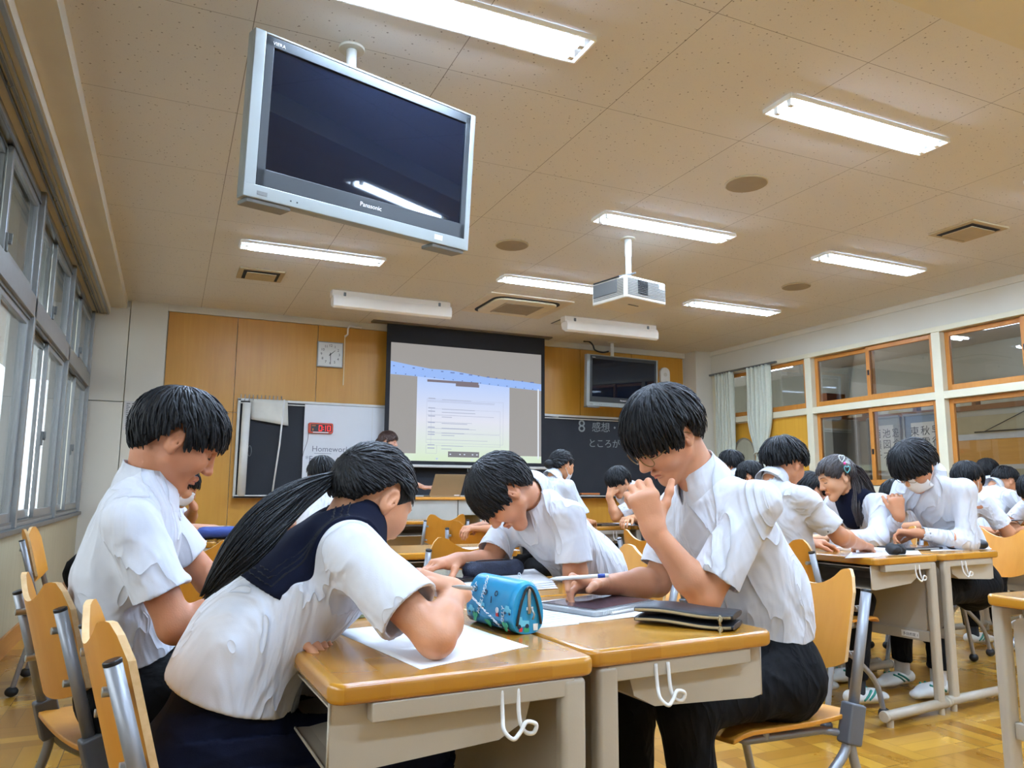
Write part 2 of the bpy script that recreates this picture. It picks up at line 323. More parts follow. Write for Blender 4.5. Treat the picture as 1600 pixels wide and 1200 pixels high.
# right wall: posts, transoms, sashes and doors, corridor behind
posts = [8.80, 7.02, 5.26, 3.50, 1.74, -.02]
struct('wall_right', MB().b2((XR, YB, 2.70), (XR+.12, YF, ZC+.1)).b2((XR, 8.80, 0), (XR+.12, YF, 2.70)).b2((XR, YB, 0), (XR+.12, -.02, 2.70)), M_CREAM)
struct('trim_10', MB().b2((XR-.02, YB, 2.985), (XR, YF-.3, ZC)), M_SOFFIT)
pm = MB()
for y in posts: pm.b2((XR-.02, y-.05, 0), (XR+.14, y+.05, 2.70))
pm.b2((XR-.03, -.02, 2.665), (XR+.131, 8.8, 2.72)).b2((XR-.017, -.02, 1.955), (XR+.129, 8.8, 2.035))
pm.b2((XR-.03, -.02, .97), (XR+.14, 7.02, 1.06)).b2((XR-.01, -.02, .0), (XR+.12, 7.02, .08))
struct('trim_11', pm, M_BEIGE, bevel=.004)
lp = MB()
for a, b in zip(posts[1:-1], posts[2:]): lp.b2((XR+.02, b+.05, .08), (XR+.06, a-.05, .97))
struct('trim_12', lp, veneer('yellow_dado_board', (206, 150, 46), (214, 160, 56), .5, 'Z', .05))
wn_ = 20
def wsash(W0, x, y0, y1, z0, z1, fw=.048):
    s_ = MB(); g_ = MB(); sash(s_, g_, x, y0, y1, z0, z1, fw, .035); so = s_.build('sash', M_FRAMEW, W0, bevel=.003); g_.build('pane', GL, so); return so
for i, (a, b) in enumerate(zip(posts[:-1], posts[1:])):
    y1, y0 = a-.05, b+.05; mid = (y0+y1)/2
    W0 = empty('window_%d' % (wn_+i)); tag(W0, kind='structure')
    wsash(W0, XR+.07, mid-.03, y1, 2.04, 2.66); wsash(W0, XR+.03, y0, mid+.03, 2.04, 2.66)
    MB().b2((XR+.005, mid-.01, 2.33), (XR+.014, mid+.012, 2.39)).build('catch', M_BLACK, W0)
    if i > 0:
        wsash(W0, XR+.07, mid-.03, y1, 1.07, 1.95); wsash(W0, XR+.03, y0, mid+.03, 1.07, 1.95)
        MB().b2((XR+.005, mid-.01, 1.42), (XR+.014, mid+.012, 1.48)).build('catch', M_BLACK, W0)
# the two sliding door leaves with arched windows
M_DOOR = veneer('yellow_wood_door', (208, 152, 46), (218, 164, 58), .5, 'Z', .05)
for n, (y0, y1, x) in enumerate(((7.93, 8.75, XR+.09), (7.07, 7.95, XR+.04))):
    D0 = empty('door_%d' % (n+1)); tag(D0, kind='structure'); cyy = (y0+y1)/2; r = .21
    arch = [(cyy+r*math.cos(t), 1.52+r*math.sin(t)) for t in np.linspace(0, math.pi, 17)]+[(cyy-r*math.cos(t), 1.10+r*math.sin(-t)) for t in np.linspace(0, math.pi, 17)]
    rect = []
    for (py, pz) in arch:
        dy, dz = py-cyy, pz-1.31; k = min(((y1-y0)/2)/abs(dy) if abs(dy) > 1e-6 else 1e9, (.64)/abs(dz) if abs(dz) > 1e-6 else 1e9)
        rect.append((cyy+dy*k, 1.31+dz*k))
    m_ = MB(); n_ = len(arch); vs = []
    for xx in (x-.015, x+.015): vs += [(xx, py, pz) for py, pz in arch]+[(xx, py, pz) for py, pz in rect]
    fs = []
    for i in range(n_):
        j = (i+1) % n_; fs += [(i, j, n_+j, n_+i), (2*n_+i, 3*n_+i, 3*n_+j, 2*n_+j), (i, 2*n_+i, 2*n_+j, j), (n_+i, n_+j, 3*n_+j, 3*n_+i)]
    m_.add(vs, fs); m_.b2((x-.015, y0, .02), (x+.015, y1, .675)); m_.build('leaf', M_DOOR, D0)
    MB().tube([(x-.012, py, pz) for py, pz in arch], .013, 6, closed=True).build('window_trim', mat('grey_rubber_trim', (150, 146, 132), .5), D0, smooth=True)
    MB().prism(arch, x-.003, x+.003, lambda a_, b_, c_: (c_, a_, b_)).build('pane', GL, D0)
    MB().b2((x-.022, y0+.03, .9), (x-.014, y0+.06, 1.06)).build('door_handle', M_ALUD, D0)
# corridor
CX = 9.95
struct('wall_corridor', MB().b2((CX, 2, -.05), (CX+.1, 13, .9)).b2((CX, 2, 2.02), (CX+.1, 13, 2.12)).b2((CX, 2, 2.48), (CX+.1, 13, 3.1)).b2((CX, 9.2, .9), (CX+.1, 13, 2.1)).b2((CX, 7.15, .9), (CX+.1, 9.2, 2.02)).b2((XR, YF+.12, -.05), (CX+.1, YF+.25, 3.05) if False else (XR+.1, 13, 3.0)).b2((XR, 13, -.05), (CX+.1, 13.1, 3.1)).b2((XR, -.5, -.05), (13, -.4, 3.1)), mat('grey_green_corridor_wall', (178, 174, 156), .7, var=.02))
struct('ceiling_corridor', MB().b2((XR+.1, -.5, 3.0), (14, 13, 3.1)), mat('grey_corridor_ceiling', (176, 168, 152), .85, var=.02))
struct('wall_far', MB().b2((12.6, -.5, -.05), (12.7, 13, 3.1)), mat('dim_far_room_wall', (150, 142, 120), .8))
struct('floor_corridor', MB().b2((XR+3.1, -.5, -.1), (13, 13, 0)), M_FLOOR)
struct('trim_13', MB().b2((CX-.02, 2, 1.70), (CX, 7.15, 1.78)).b2((CX-.02, 2, 1.30), (CX, 7.15, 1.36)).b2((CX-.02, 4.9, .9), (CX+.06, 4.98, 2.02)), mat('pale_grey_rail', (190, 186, 176), .6))
struct('trim_14', MB().b2((CX-.01, 2, 1.36), (CX+.03, 7.15, 1.70)), veneer('amber_corridor_board', (190, 134, 56), (202, 146, 66), .4, 'Y'))
struct('trim_15', MB().b2((CX-.01, 2, .9), (CX+.03, 7.15, 1.30)).b2((CX-.01, 2, 1.78), (CX+.03, 7.15, 2.02)), mat('khaki_corridor_board', (168, 156, 122), .6))
cw = empty('window_40'); tag(cw, kind='structure')
f_ = MB()
for y in np.arange(2.2, 9.3, .9): f_.b2((CX-.02, y-.03, 2.12), (CX+.08, y+.03, 2.48))
f_.b2((CX-.03, 2, 2.10), (CX+.08, 9.3, 2.17)); f_.b2((CX-.03, 2, 2.44), (CX+.08, 9.3, 2.49)); f_.build('frame', veneer('dull_brown_frame', (130, 88, 52), (142, 98, 60), .5, 'Y'), cw)
MB().b2((CX+.03, 2, 2.12), (CX+.036, 9.2, 2.48)).build('pane', GL, cw)

# outside the left windows: balcony parapet and the pale building across
struct('ground', MB().b2((-40, -30, -6), (XL-2.6, 60, -5.9)), mat('grey_asphalt', (120, 122, 118), .9))
struct('balcony_floor', MB().b2((XL-1.7, -6, -.2), (XL-.2, 16, -.08)), mat('grey_balcony_concrete', (160, 162, 158), .85))
struct('balcony_ceiling', MB().b2((XL-1.7, -6, 2.95), (XL-.2, 16, 3.1)), mat('pale_balcony_soffit', (206, 208, 202), .85))
struct('balcony_wall', MB().b2((XL-1.7, -6, -.1), (XL-1.55, 16, .62)), mat('pale_parapet_render', (196, 198, 192), .85, bump=.1, bscale=80))
rl = empty('balcony_railing', (XL-1.62, 0, .62)); tag(rl, 'grey tubular balcony railing outside the left windows', 'railing')
q = MB()
q.tube([(0, -6, .5), (0, 16, .5)], .025, 8); q.build('rail', M_ALU, rl)
for k in range(14): MB().cyl((0, -5+k*1.6, 0), (0, -5+k*1.6, .5), .018, 8).build('post', M_ALU, rl)
ob = empty('school_building', (-16, 14, -6)); tag(ob, 'pale concrete building across the yard, seen through the left windows', 'building')
bb = MB(); bb.b2((0, -18, 0), (4, 30, 12.0)); bb.build('wall', mat('pale_concrete_facade', (206, 204, 192), .85, var=.05, nscale=.8), ob)
for fl in range(3):
    for k in range(11): MB().b2((3.96, -16+k*4.2, 1.2+fl*3.8), (4.03, -13+k*4.2, 3.2+fl*3.8)).build('window', mat('dark_facade_glass', (92, 106, 112), .15), ob)
# ------------------------------------------------------------------ fixtures
M_TUBE = mat('fluorescent_light', (255, 255, 255), .5, emit=(196, 222, 255), es=LAMP, var=0)
M_TROFF = mat('white_enamel', (246, 246, 240), .4, var=.01)
LX, LY = (1.04, 3.43, 5.665), (-.84, 1.0, 2.845, 4.68, 6.52)
colname = ('nearest the window wall', 'in the middle column', 'nearest the corridor wall'); rowname = ('behind the camera', 'just above the camera', 'in the front row closest overhead', 'in the second row', 'in the far row')
def lamp_proto():
    r = empty('ceiling_light'); L, W, H = 1.22, .20, .035
    MB().b2((-L/2, -W/2, .022), (L/2, W/2, .03)).build('reflector', M_TROFF, r)
    h = MB()
    for s_ in (-1, 1): h.b2((-L/2, s_*W/2-.006, -.004), (L/2, s_*W/2+.006, .02)).b2((s_*L/2-.006, -W/2, -.004), (s_*L/2+.006, W/2, .02))
    h.build('rim', M_TROFF, r, bevel=.002)
    for s_ in (-1, 1):
        MB().cyl((-L/2+.07, s_*.048, -.002), (L/2-.07, s_*.048, -.002), .016, 12).build('tube', M_TUBE, r, smooth=True)
        for e in (-1, 1): MB().b2((e*(L/2-.05)-.015, s_*.048-.014, -.02), (e*(L/2-.05)+.015, s_*.048+.014, .022)).build('socket', M_WHITE, r, bevel=.003)
    MB().b2((-L/2+.06, -W/2+.012, .016), (L/2-.06, W/2-.012, .0205)).build('glowing_reflector', M_TUBE, r)
    return r
lamp0 = lamp_proto(); first = True
for yi, y in enumerate(LY):
    for xi, x in enumerate(LX):
        o = lamp0 if first else copy_tree(lamp0); first = False
        o.location = (x, y, ZC-.022)
        tag(o, 'recessed twin tube ceiling light %s, %s' % (colname[xi], rowname[yi]), 'ceiling light', 'recessed ceiling lights')
# corridor lamps
def bare_lamp(name, loc, rz, lab):
    r = empty(name, loc, rz); tag(r, lab, 'ceiling light')
    MB().b2((-.62, -.06, -.05), (.62, .06, 0)).build('housing', M_TROFF, r, bevel=.008)
    MB().cyl((-.58, 0, -.075), (.58, 0, -.075), .016, 10).build('tube', M_TUBE, r, smooth=True)
    return r
bare_lamp('corridor_light', (8.7, 9.3, 2.995), math.pi/2, 'bright surface mounted corridor light seen above the curtained doors')
bare_lamp('corridor_light', (8.7, 5.1, 2.995), math.pi/2, 'corridor light seen through the rightmost upper window panes')
bare_lamp('corridor_light', (11.4, 8.4, 2.8), 0, 'lamp glowing in the far room above the calligraphy scrolls')
bare_lamp('corridor_light', (11.4, 6.4, 2.8), 0, 'lamp glowing in the far room above the long amber board')
# hanging board lamps, switched off
M_OFF = mat('unlit_lamp_cream', (232, 222, 206), .5, var=.02)
for x0, x1, lab in ((1.43, 2.73, 'unlit cream board lamp hanging from the ceiling left of the projection screen'), (4.17, 5.47, 'unlit cream board lamp hanging from the ceiling beside the access hatch')):
    r = empty('board_lamp', ((x0+x1)/2, 7.75, 0)); tag(r, lab, 'board lamp', 'unlit board lamps'); L = (x1-x0)/2
    MB().b2((-L, -.04, 2.985), (L, .08, ZC+.002)).build('base_plate', M_OFF, r, bevel=.004)
    sec = [(-.05, 2.995), (-.075, 2.95), (-.07, 2.88), (-.03, 2.86), (.06, 2.90), (.09, 2.97), (.06, 2.995)]
    MB().prism(sec, -L+.01, L+.01, lambda a, b, c: (c, a, b)).build('lamp_shade', M_OFF, r, bevel=.006)
    for e in (-1, 1): MB().b2((e*L*.8-.012, -.055, 2.99), (e*L*.8+.012, -.042, 3.03)).build('bracket', M_ALUD, r)
# air conditioner cassette
ac = empty('air_conditioner', (3.45, 7.52, 0)); tag(ac, 'square cream ceiling cassette air conditioner with beige grille', 'air conditioner')
MB().prism(rrect(1.0, .90, .02), 3.036, ZC+.001, lambda a, b, c: (a, b, c)).build('surround', mat('ac_surround_cream', (214, 200, 178), .6), ac, bevel=.004)
MB().prism(rrect(.80, .74, .12), 3.028, 3.040, lambda a, b, c: (a, b, c)).build('air_slot', mat('dark_slot', (30, 28, 26), .8), ac)
MB().prism(rrect(.74, .68, .11), 3.010, 3.036, lambda a, b, c: (a, b, c)).build('panel', mat('ac_panel_ivory', (218, 204, 172), .5), ac, bevel=.006)
g_ = MB()
for k in range(22): g_.b2((-.22, -.215+k*.0195, 3.004), (.22, -.205+k*.0195, 3.012))
g_.b2((-.23, -.225, 3.003), (-.215, .225, 3.012)).b2((.215, -.225, 3.003), (.23, .225, 3.012)); go = g_.build('grille', mat('ac_grille_tan', (160, 146, 122), .6), ac)
# access hatch
h = empty('access_hatch', (4.5, 7.97, 0)); tag(h, 'flush ceiling access hatch with thin black outline', 'hatch')
MB().b2((-.29, -.19, 3.045), (.29, .19, ZC+.001)).build('outline', M_BLACK, h); MB().b2((-.275, -.175, 3.043), (.275, .175, 3.046)).build('cover', M_CREAM, h)
# round ceiling speakers and square vents
M_TAN = mat('tan_speaker_mesh', (150, 134, 104), .8, bump=.3, bscale=500); M_TAN2 = mat('beige_vent_metal', (176, 158, 124), .6)
for (x, y), lab in (((2.521, 5.595), 'round tan ceiling speaker between the projector and the left lamp'), ((3.417, 3.755), 'round tan ceiling speaker nearest overhead'), ((5.654, 5.559), 'round tan ceiling speaker on the corridor side')):
    r = empty('ceiling_speaker', (x, y, 0)); tag(r, lab, 'speaker', 'round ceiling speakers')
    MB().cyl((0, 0, 3.036), (0, 0, ZC+.001), .135, 36).build('mesh_cover', M_TAN, r, bevel=.004); MB().tube([(.135*math.cos(t), .135*math.sin(t), 3.045) for t in np.linspace(0, 2*math.pi, 33)[:-1]], .007, 6, closed=True).build('rim', M_TAN2, r, smooth=True)
for (x, y), lab in (((.69, 7.44), 'square beige ceiling vent near the window side'), ((5.64, 3.74), 'square beige ceiling vent near the corridor windows')):
    r = empty('ceiling_vent', (x, y, 0)); tag(r, lab, 'vent', 'square ceiling vents')
    MB().b2((-.21, -.19, 3.034), (.21, .19, ZC+.001)).build('frame', M_TAN2, r, bevel=.004); MB().b2((-.165, -.15, 3.030), (.165, .15, 3.036)).build('opening', mat('dark_slot'), r)
    MB().b2((-.135, -.125, 3.018), (.135, .125, 3.026)).build('plate', M_TAN2, r, bevel=.003); MB().cyl((0, 0, 3.02), (0, 0, 3.04), .02, 8).build('stem', M_TAN2, r)

# ------------------------------------------------------------------ televisions
M_SILV = mat('silver_tv_shell', (150, 154, 150), .4, .3, var=.02); M_BEZ = mat('dark_grey_bezel', (44, 47, 49), .35, var=.05)
M_SCR = mat('switched_off_tv_glass', (14, 19, 30), .03, var=.02, spec=.4); M_GREY = mat('mid_grey_plastic', (120, 120, 116), .5)
def tv(C, u, v, W, H, lab, pole):
    u = V(*u)/np.linalg.norm(u); v = V(*v); v = v-u*(u@v); v /= np.linalg.norm(v); n = np.cross(u, v)     # n towards the viewer
    r = empty('television', tuple(C)); tag(r, lab, 'television', 'ceiling hung televisions')
    R = np.array([u, v, n]).T
    T = lambda x, y, z: tuple(R@V(x, y, z)); s = W/1.21
    def bx(lo, hi, nm, m, p=r, bv=.004):
        return MB().box(R@((V(*lo)+V(*hi))/2), V(*hi)-V(*lo), R).build(nm, m, p, bevel=bv)
    bx((-W/2, -H/2, -.06*s), (W/2, H/2, -.01*s), 'housing', M_SILV)
    bx((-W/2, -H/2, -.012*s), (W/2, -H/2+.06*s, .012*s), 'lower_strip', M_SILV)
    bx((-W/2, -H/2+.055*s, -.012*s), (-W/2+.052*s, H/2, .012*s), 'side_strip', M_SILV); bx((W/2-.03*s, -H/2+.055*s, -.012*s), (W/2, H/2, .012*s), 'side_strip', M_SILV)
    bx((-W/2+.05*s, H/2-.012*s, -.012*s), (W/2-.03*s, H/2, .012*s), 'top_strip', M_SILV)
    a, b, c, d = -W/2+.052*s, W/2-.03*s, -H/2+.06*s, H/2-.012*s
    B = MB()
    for lo, hi in (((a, c, -.01), (a+.038*s, d, .010*s)), ((b-.03*s, c, -.01), (b, d, .010*s)), ((a, c, -.01), (b, c+.075*s, .010*s)), ((a, d-.045*s, -.01), (b, d, .010*s))): B.box(R@((V(*lo)+V(*hi))/2), V(*hi)-V(*lo), R)
    B.build('bezel', M_BEZ, r, bevel=.002)
    bx((a+.036*s, c+.072*s, -.008), (b-.028*s, d-.043*s, .002*s), 'screen', M_SCR, bv=0)
    bx((-W*.3, -H*.32, -.11*s), (W*.3, H*.32, -.06*s), 'back_cover', M_GREY)
    for e in (-1, 1):
        bx((e*W*.40-.10*s, -H/2-.018*s, -.10*s), (e*W*.40+.10*s, -H/2+.002*s, -.0*s), 'speaker_foot', M_GREY)
    bx((-W/2+.06*s, -H/2+.018*s, .011*s), (-W/2+.105*s, -H/2+.034*s, .0135*s), 'sensor_window', M_GREY, bv=0)
    f4 = frame4(T(-.05*s, c+.028*s, .0105*s), u, v); text('Panasonic', 'brand_lettering', .030*s, M_WHITE, f4, r)
    f4 = frame4(T(a+.03*s, d-.034*s, .0105*s), u, v); text('VIERA', 'model_lettering', .022*s, M_WHITE, f4, r)
    for k, x in enumerate((.50, .53)): bx((-W*.5+.21*s+k*.03*s, -H/2+.022*s, .011*s), (-W*.5+.216*s+k*.03*s, -H/2+.028*s, .0135*s), 'button', M_BLACK, bv=0)
    bx((W/2-.22*s, -H/2+.02*s, .011*s), (W/2-.17*s, -H/2+.045*s, .0130*s), 'badge', M_WHITE, bv=0)
    bx((-.16*s, -.10*s, -.14*s), (.16*s, .12*s, -.10*s), 'mount_plate', M_ALUD)
    p = V(*pole)-V(*C); top = ZC-C[2]
    MB().cyl((p[0], p[1], -.05), (p[0], p[1], top), .024, 18).build('pole', M_TROFF, r, smooth=True)
    MB().cyl((p[0], p[1], top-.012), (p[0], p[1], top+.004), .06, 28).build('ceiling_flange', M_CREAM, r, bevel=.003)
    MB().cyl((p[0], p[1], 0), R@V(0, 0, -.12*s), .02, 10).build('arm', M_ALUD, r)
    return r
TVs = .93
Ct = EYE+(V(.788, 3.386, 2.597)-EYE)*TVs
tv(Ct, (.953, .302, .018), (.010, -.096, .995), 1.21*TVs, .73*TVs, 'large silver television hung from the ceiling near the camera, tilted down', (.66, 3.31, 3))
c0 = (aty(914, 560, 8.72)+aty(1030, 637, 8.72))/2
tv((c0[0], 8.72, c0[2]+.015), (1, .03, 0), (0, -.04, 1), 1.17, .70, 'smaller looking silver television hung above the right side of the blackboard', (5.56, 8.90, 3))
k = empty('tv_cable', (5.3, 8.95, 2.95)); tag(MB().tube(curve([(5.13, 8.95, 3.045), (5.22, 8.95, 3.045), (5.27, 8.94, 3.0), (5.30, 8.93, 2.93), (5.40, 8.9, 2.90), (5.5, 8.9, 2.92)], 6), .012, 8).build('television_cable', M_BLACK, None, smooth=True), 'black cable looping from the ceiling to the far television', 'cable')
bpy.data.objects.remove(k)
sw = empty('wall_clock_unit', (6.62, YF-.022, 2.66)); sw.name = 'wall_speaker'; tag(sw, 'white oval wall unit beside the far television', 'wall speaker')
MB().prism(rrect(.17, .30, .08), -.05, 0, lambda a, b, c: (a, c, b)).build('case', M_WHITE, sw, bevel=.01); MB().cyl((0, -.052, .04), (0, -.048, .04), .03, 16).build('dial', M_CREAM, sw)

# ------------------------------------------------------------------ projector
# body axes from the photo: width runs right and slightly forwards
th = math.radians(12)
pj = empty('projector', (3.32, 5.05, 2.60), th); tag(pj, 'white ceiling projector with grey grilles hanging on a white pole', 'projector')
M_PJ = mat('off_white_projector_shell', (214, 206, 190), .4, var=.02); M_PJD = mat('grey_projector_grille', (92, 92, 90), .5)
MB().prism(rrect(.46, .40, .03), -.12, .06, lambda a, b, c: (a, b, c)).build('body', M_PJ, pj, bevel=.012, seg=3)
g = MB()
for k in range(11): g.b2((-.21, -.2035, -.09+k*.0125), (.21, -.199, -.085+k*.0125))
for k in range(11): g.b2((-.2335, -.17, -.09+k*.0125), (-.229, .17, -.085+k*.0125))
g.build('grille', M_PJD, pj)
g = MB()
for a in range(8):
    for b in range(8): g.b2((-.10+a*.014, -.207, -.07+b*.014), (-.091+a*.014, -.200, -.061+b*.014))
g.build('vent_holes', M_BLACK, pj)
MB().b2((-.236, -.10, -.06), (-.229, .17, .045)).build('side_panel', M_PJD, pj, bevel=.003)
MB().box((-.14, .02, .09), (.20, .30, .012), Euler((0, math.radians(-18), 0)).to_matrix()).build('raised_cover', M_BLACK, pj, bevel=.002)
MB().cyl((.02, .20, -.03), (.02, .23, -.03), .045, 24).build('lens', M_BLACK, pj, bevel=.004)
MB().cyl((0, 0, .055), (0, 0, .30), .022, 18).cyl((0, 0, .30), (0, 0, .446), .028, 18).build('pole', M_TROFF, pj, smooth=True)
MB().cyl((0, 0, .438), (0, 0, .452), .062, 28).build('ceiling_flange', M_CREAM, pj, bevel=.003)
MB().cyl((.10, .03, .05), (.10, .03, .11), .022, 14).build('cap', M_WHITE, pj, bevel=.006)
MB().tube(curve([(0.02, .02, .10), (.06, .03, .12), (.12, .05, .10), (.15, .08, .05)], 6), .007, 8).build('cable', M_BLACK, pj, smooth=True)
MB().b2((-.05, -.05, -.1235), (.06, -.035, -.12)).build('foot_slot', M_PJD, pj)
MB().b2((.14, -.18, .0), (.20, -.2045, .045)).build('label', M_WHITE, pj)

# ------------------------------------------------------------------ blackboard, screen, writing
M_BB = mat('slate_blackboard', (27, 30, 36), .8, nscale=3, var=.15, stretch=(1, 1, .6))
M_LEDGE = mat('pale_metal_ledge', (200, 198, 190), .4, .2)
yb = YF-.06
bd = empty('blackboard', (3.8, yb, 1.45)); tag(bd, 'long dark blackboard across the front wall with a pale metal rim', 'blackboard')
MB().b2((-3.1, -.012, -.53), (3.15, .03, .55)).build('board', M_BB, bd)
rm = MB().b2((-3.13, -.03, .545), (3.18, .035, .575)).b2((-3.13, -.03, -.56), (-3.10, .035, .57)).b2((3.15, -.03, -.56), (3.18, .035, .57)).b2((-3.13, -.03, .515), (3.18, -.018, .53)); rm.build('rim', M_LEDGE, bd, bevel=.004)
MB().b2((-3.13, -.11, -.56), (3.18, .035, -.535)).b2((-3.13, -.11, -.56), (3.18, -.10, -.525)).build('chalk_ledge', M_LEDGE, bd, bevel=.004)
M_CHALK = mat('white_chalk', (128, 132, 132), .9); fz = frame4((5.13, yb-.0135, 1.80), (1, 0, 0), (0, 0, 1))
tw = empty('chalk_writing', (5.13, yb-.0135, 1.80)); tag(tw, 'faint chalk handwriting on the right side of the blackboard', 'handwriting')
text('8', 'stroke', .24, M_CHALK, frame4((0, 0, 0), (1, 0, 0), (0, 0, 1)), tw, .0003)
text('感想・この人の', 'stroke', .15, M_CHALK, frame4((.22, 0, 0.02), (1, 0, 0), (0, 0, 1)), tw, .0003)
text('ところが よかった', 'stroke', .13, M_CHALK, frame4((.16, 0, -.20), (1, 0, 0), (0, 0, 1)), tw, .0003)
M_ER = veneer('orange_wood_eraser', (196, 112, 52), (206, 122, 60), .5, 'X')
for x0, x1, lab in ((5.13, 5.42, 'orange board eraser on the chalk ledge, left one beside the bun haired student'), (5.78, 6.06, 'orange board eraser on the chalk ledge, right one behind the resting student')):
    e = empty('board_eraser', ((x0+x1)/2, yb-.07, .925)); tag(e, lab, 'eraser', 'erasers on the chalk ledge'); w_ = (x1-x0)/2
    MB().b2((-w_, -.03, .012), (w_, .03, .035)).build('handle', M_ER, e, bevel=.006); MB().b2((-w_, -.03, -.008), (w_, .03, .012)).build('felt', mat('grey_felt', (110, 104, 96), .95), e, bevel=.003)
tag(MB().box((4.72, yb-.02, 2.0), (.20, .016, .016), Euler((0, .06, 0)).to_matrix()).build('magnet_bar', M_WHITE, None, bevel=.003), 'white magnetic bar near the top right of the screen', 'magnet')
# white board sheet, timer, handwriting
wb = empty('whiteboard_sheet', (1.95, yb-.0335, 1.55)); tag(wb, 'white magnetic sheet with homework notes on the blackboard', 'whiteboard')
MB().b2((-.53, -.006, -.46), (.55, 0, .44)).build('sheet', mat('glossy_white_sheet', (214, 216, 218), .25, var=.01), wb)
MB().b2((-.02+.30, -.0075, -.46), (.285, -.006, .44)).build('seam', M_LEDGE, wb)
M_INK = mat('grey_marker_ink', (112, 116, 126), .7)
def wtext(s_, x, z, sz, nm='handwriting', slope=0.):
    return text(s_, nm, sz, M_INK, frame4((x, -.0065, z), (1, 0, slope), (0, 0, 1)), wb, .0003)
wtext('Homework', -.43, -.115, .095); wtext('*Essays', -.50, -.235, .095); wtext('L→ To C', -.40, -.34, .085)
MB().b2((-.40, -.0072, -.140), (-.20, -.0062, -.135)).build('handwriting', M_INK, wb)
tm = empty('digital_timer', (1.61, yb-.062, 1.71)); tag(tm, 'orange framed digital timer showing 0:10 in red', 'timer')
MB().prism(rrect(.29, .125, .02), -.012, .018, lambda a, b, c: (a, c, b)).build('case', mat('orange_red_case', (186, 66, 34), .5), tm, bevel=.005)
MB().b2((-.115, -.016, -.042), (.125, -.011, .045)).build('display', M_BLACK, tm)
MB().b2((-.09, -.018, -.056), (.09, -.012, -.046)).build('foot_strip', M_WHITE, tm)
M_LED = mat('red_led_segments', (255, 40, 30), .4, emit=(255, 40, 28), es=1.6, var=0)
def digit(mb, x, z, segs, w_=.032, h_=.06, t=.0048):
    D = {'a': ((0, h_), (w_, h_)), 'b': ((w_, h_/2), (w_, h_)), 'c': ((w_, 0), (w_, h_/2)), 'd': ((0, 0), (w_, 0)), 'e': ((0, 0), (0, h_/2)), 'f': ((0, h_/2), (0, h_)), 'g': ((0, h_/2), (w_, h_/2))}
    for q in segs: (x0, z0), (x1, z1) = D[q]; mb.b2((x+min(x0, x1)-t/2, -.0185, z+min(z0, z1)-t/2), (x+max(x0, x1)+t/2, -.0160, z+max(z0, z1)+t/2))
dg = MB(); digit(dg, -.022, -.030, 'abcdef'); digit(dg, .042, -.030, 'bc', .012); digit(dg, .078, -.030, 'abcdef'); dg.b2((.024, -.0185, .008), (.031, -.016, .015)).b2((.024, -.0185, -.018), (.031, -.016, -.011)); dg.build('digits', M_LED, tm)
MB().b2((-.105, -.018, .02), (-.06, -.015, .035)).b2((-.10, -.018, -.03), (-.085, -.015, -.005)).build('logo', mat('dull_orange_print', (176, 100, 40), .5), tm)
MB().tube(curve([(-.14, -.01, -.05), (-.15, -.012, -.16), (-.19, -.012, -.30), (-.22, -.012, -.50)], 6), .0025, 6).build('cable', M_BLACK, tm, smooth=True)
# things hanging at the left end of the board
rl_ = empty('rolled_poster', (.765, yb-.078, 1.44)); tag(rl_, 'white rolled poster tube hanging upright at the left end of the board', 'rolled poster')
MB().cyl((-.01, 0, -.53), (0, 0, .53), .045, 20).build('roll', mat('white_paper_roll', (222, 220, 212), .6), rl_, smooth=True)
MB().tube([(.055+.02*math.cos(t), -.01, -.02+.06*math.sin(t)) for t in np.linspace(0, 2*math.pi, 17)[:-1]], .003, 6, closed=True).build('tie', M_ALUD, rl_)
pp = MB().grid(lambda a, b: (.80+.42*a+.02*b, yb-.035-.03*math.sin(3*a), 2.02-.235*b-.06*a*b), 8, 6)
tag(pp.build('hanging_paper', mat('off_white_paper', (214, 212, 200), .8), None, smooth=True, solid=.001), 'off white notice paper hanging from the board rings', 'paper')
ORD = ('first', 'second', 'third', 'fourth', 'fifth', 'sixth', 'seventh', 'eighth', 'ninth', 'tenth', 'eleventh')
for k in range(11):
    x = .70+k*.045
    o = MB().tube([(x, yb-.03+.022*math.cos(t), 2.035+.035*math.sin(t)) for t in np.linspace(0, 2*math.pi, 13)[:-1]], .004, 5, closed=True).build('binder_ring', M_ALU, None, smooth=True)
    tag(o, ORD[k]+' small metal ring from the left, hooked over the end of the board rim', 'ring', 'metal rings on the board rim')
tag(MB().tube([(1.18, yb-.05, 2.03), (1.15, yb-.05, 1.5), (1.09, yb-.05, .89)], .010, 8).build('white_stick', M_WHITE, None, smooth=True), 'thin white stick hanging down the left part of the board', 'stick')
hk = empty('ceiling_pull_string', (1.87, YF-.06, 2.25)); tag(hk, 'thin white cord dangling from a bent hook beside the clock', 'cord')
MB().tube([(.20, 0, .73), (.05, -.02, .735), (.03, -.02, .70), (.03, -.02, .63), (0, 0, .60)], .012, 8).build('hook', M_WHITE, hk, smooth=True); MB().cyl((0, 0, 0), (0, 0, .62), .006, 8).build('cord', mat('cream_cord', (222, 202, 160), .7), hk)
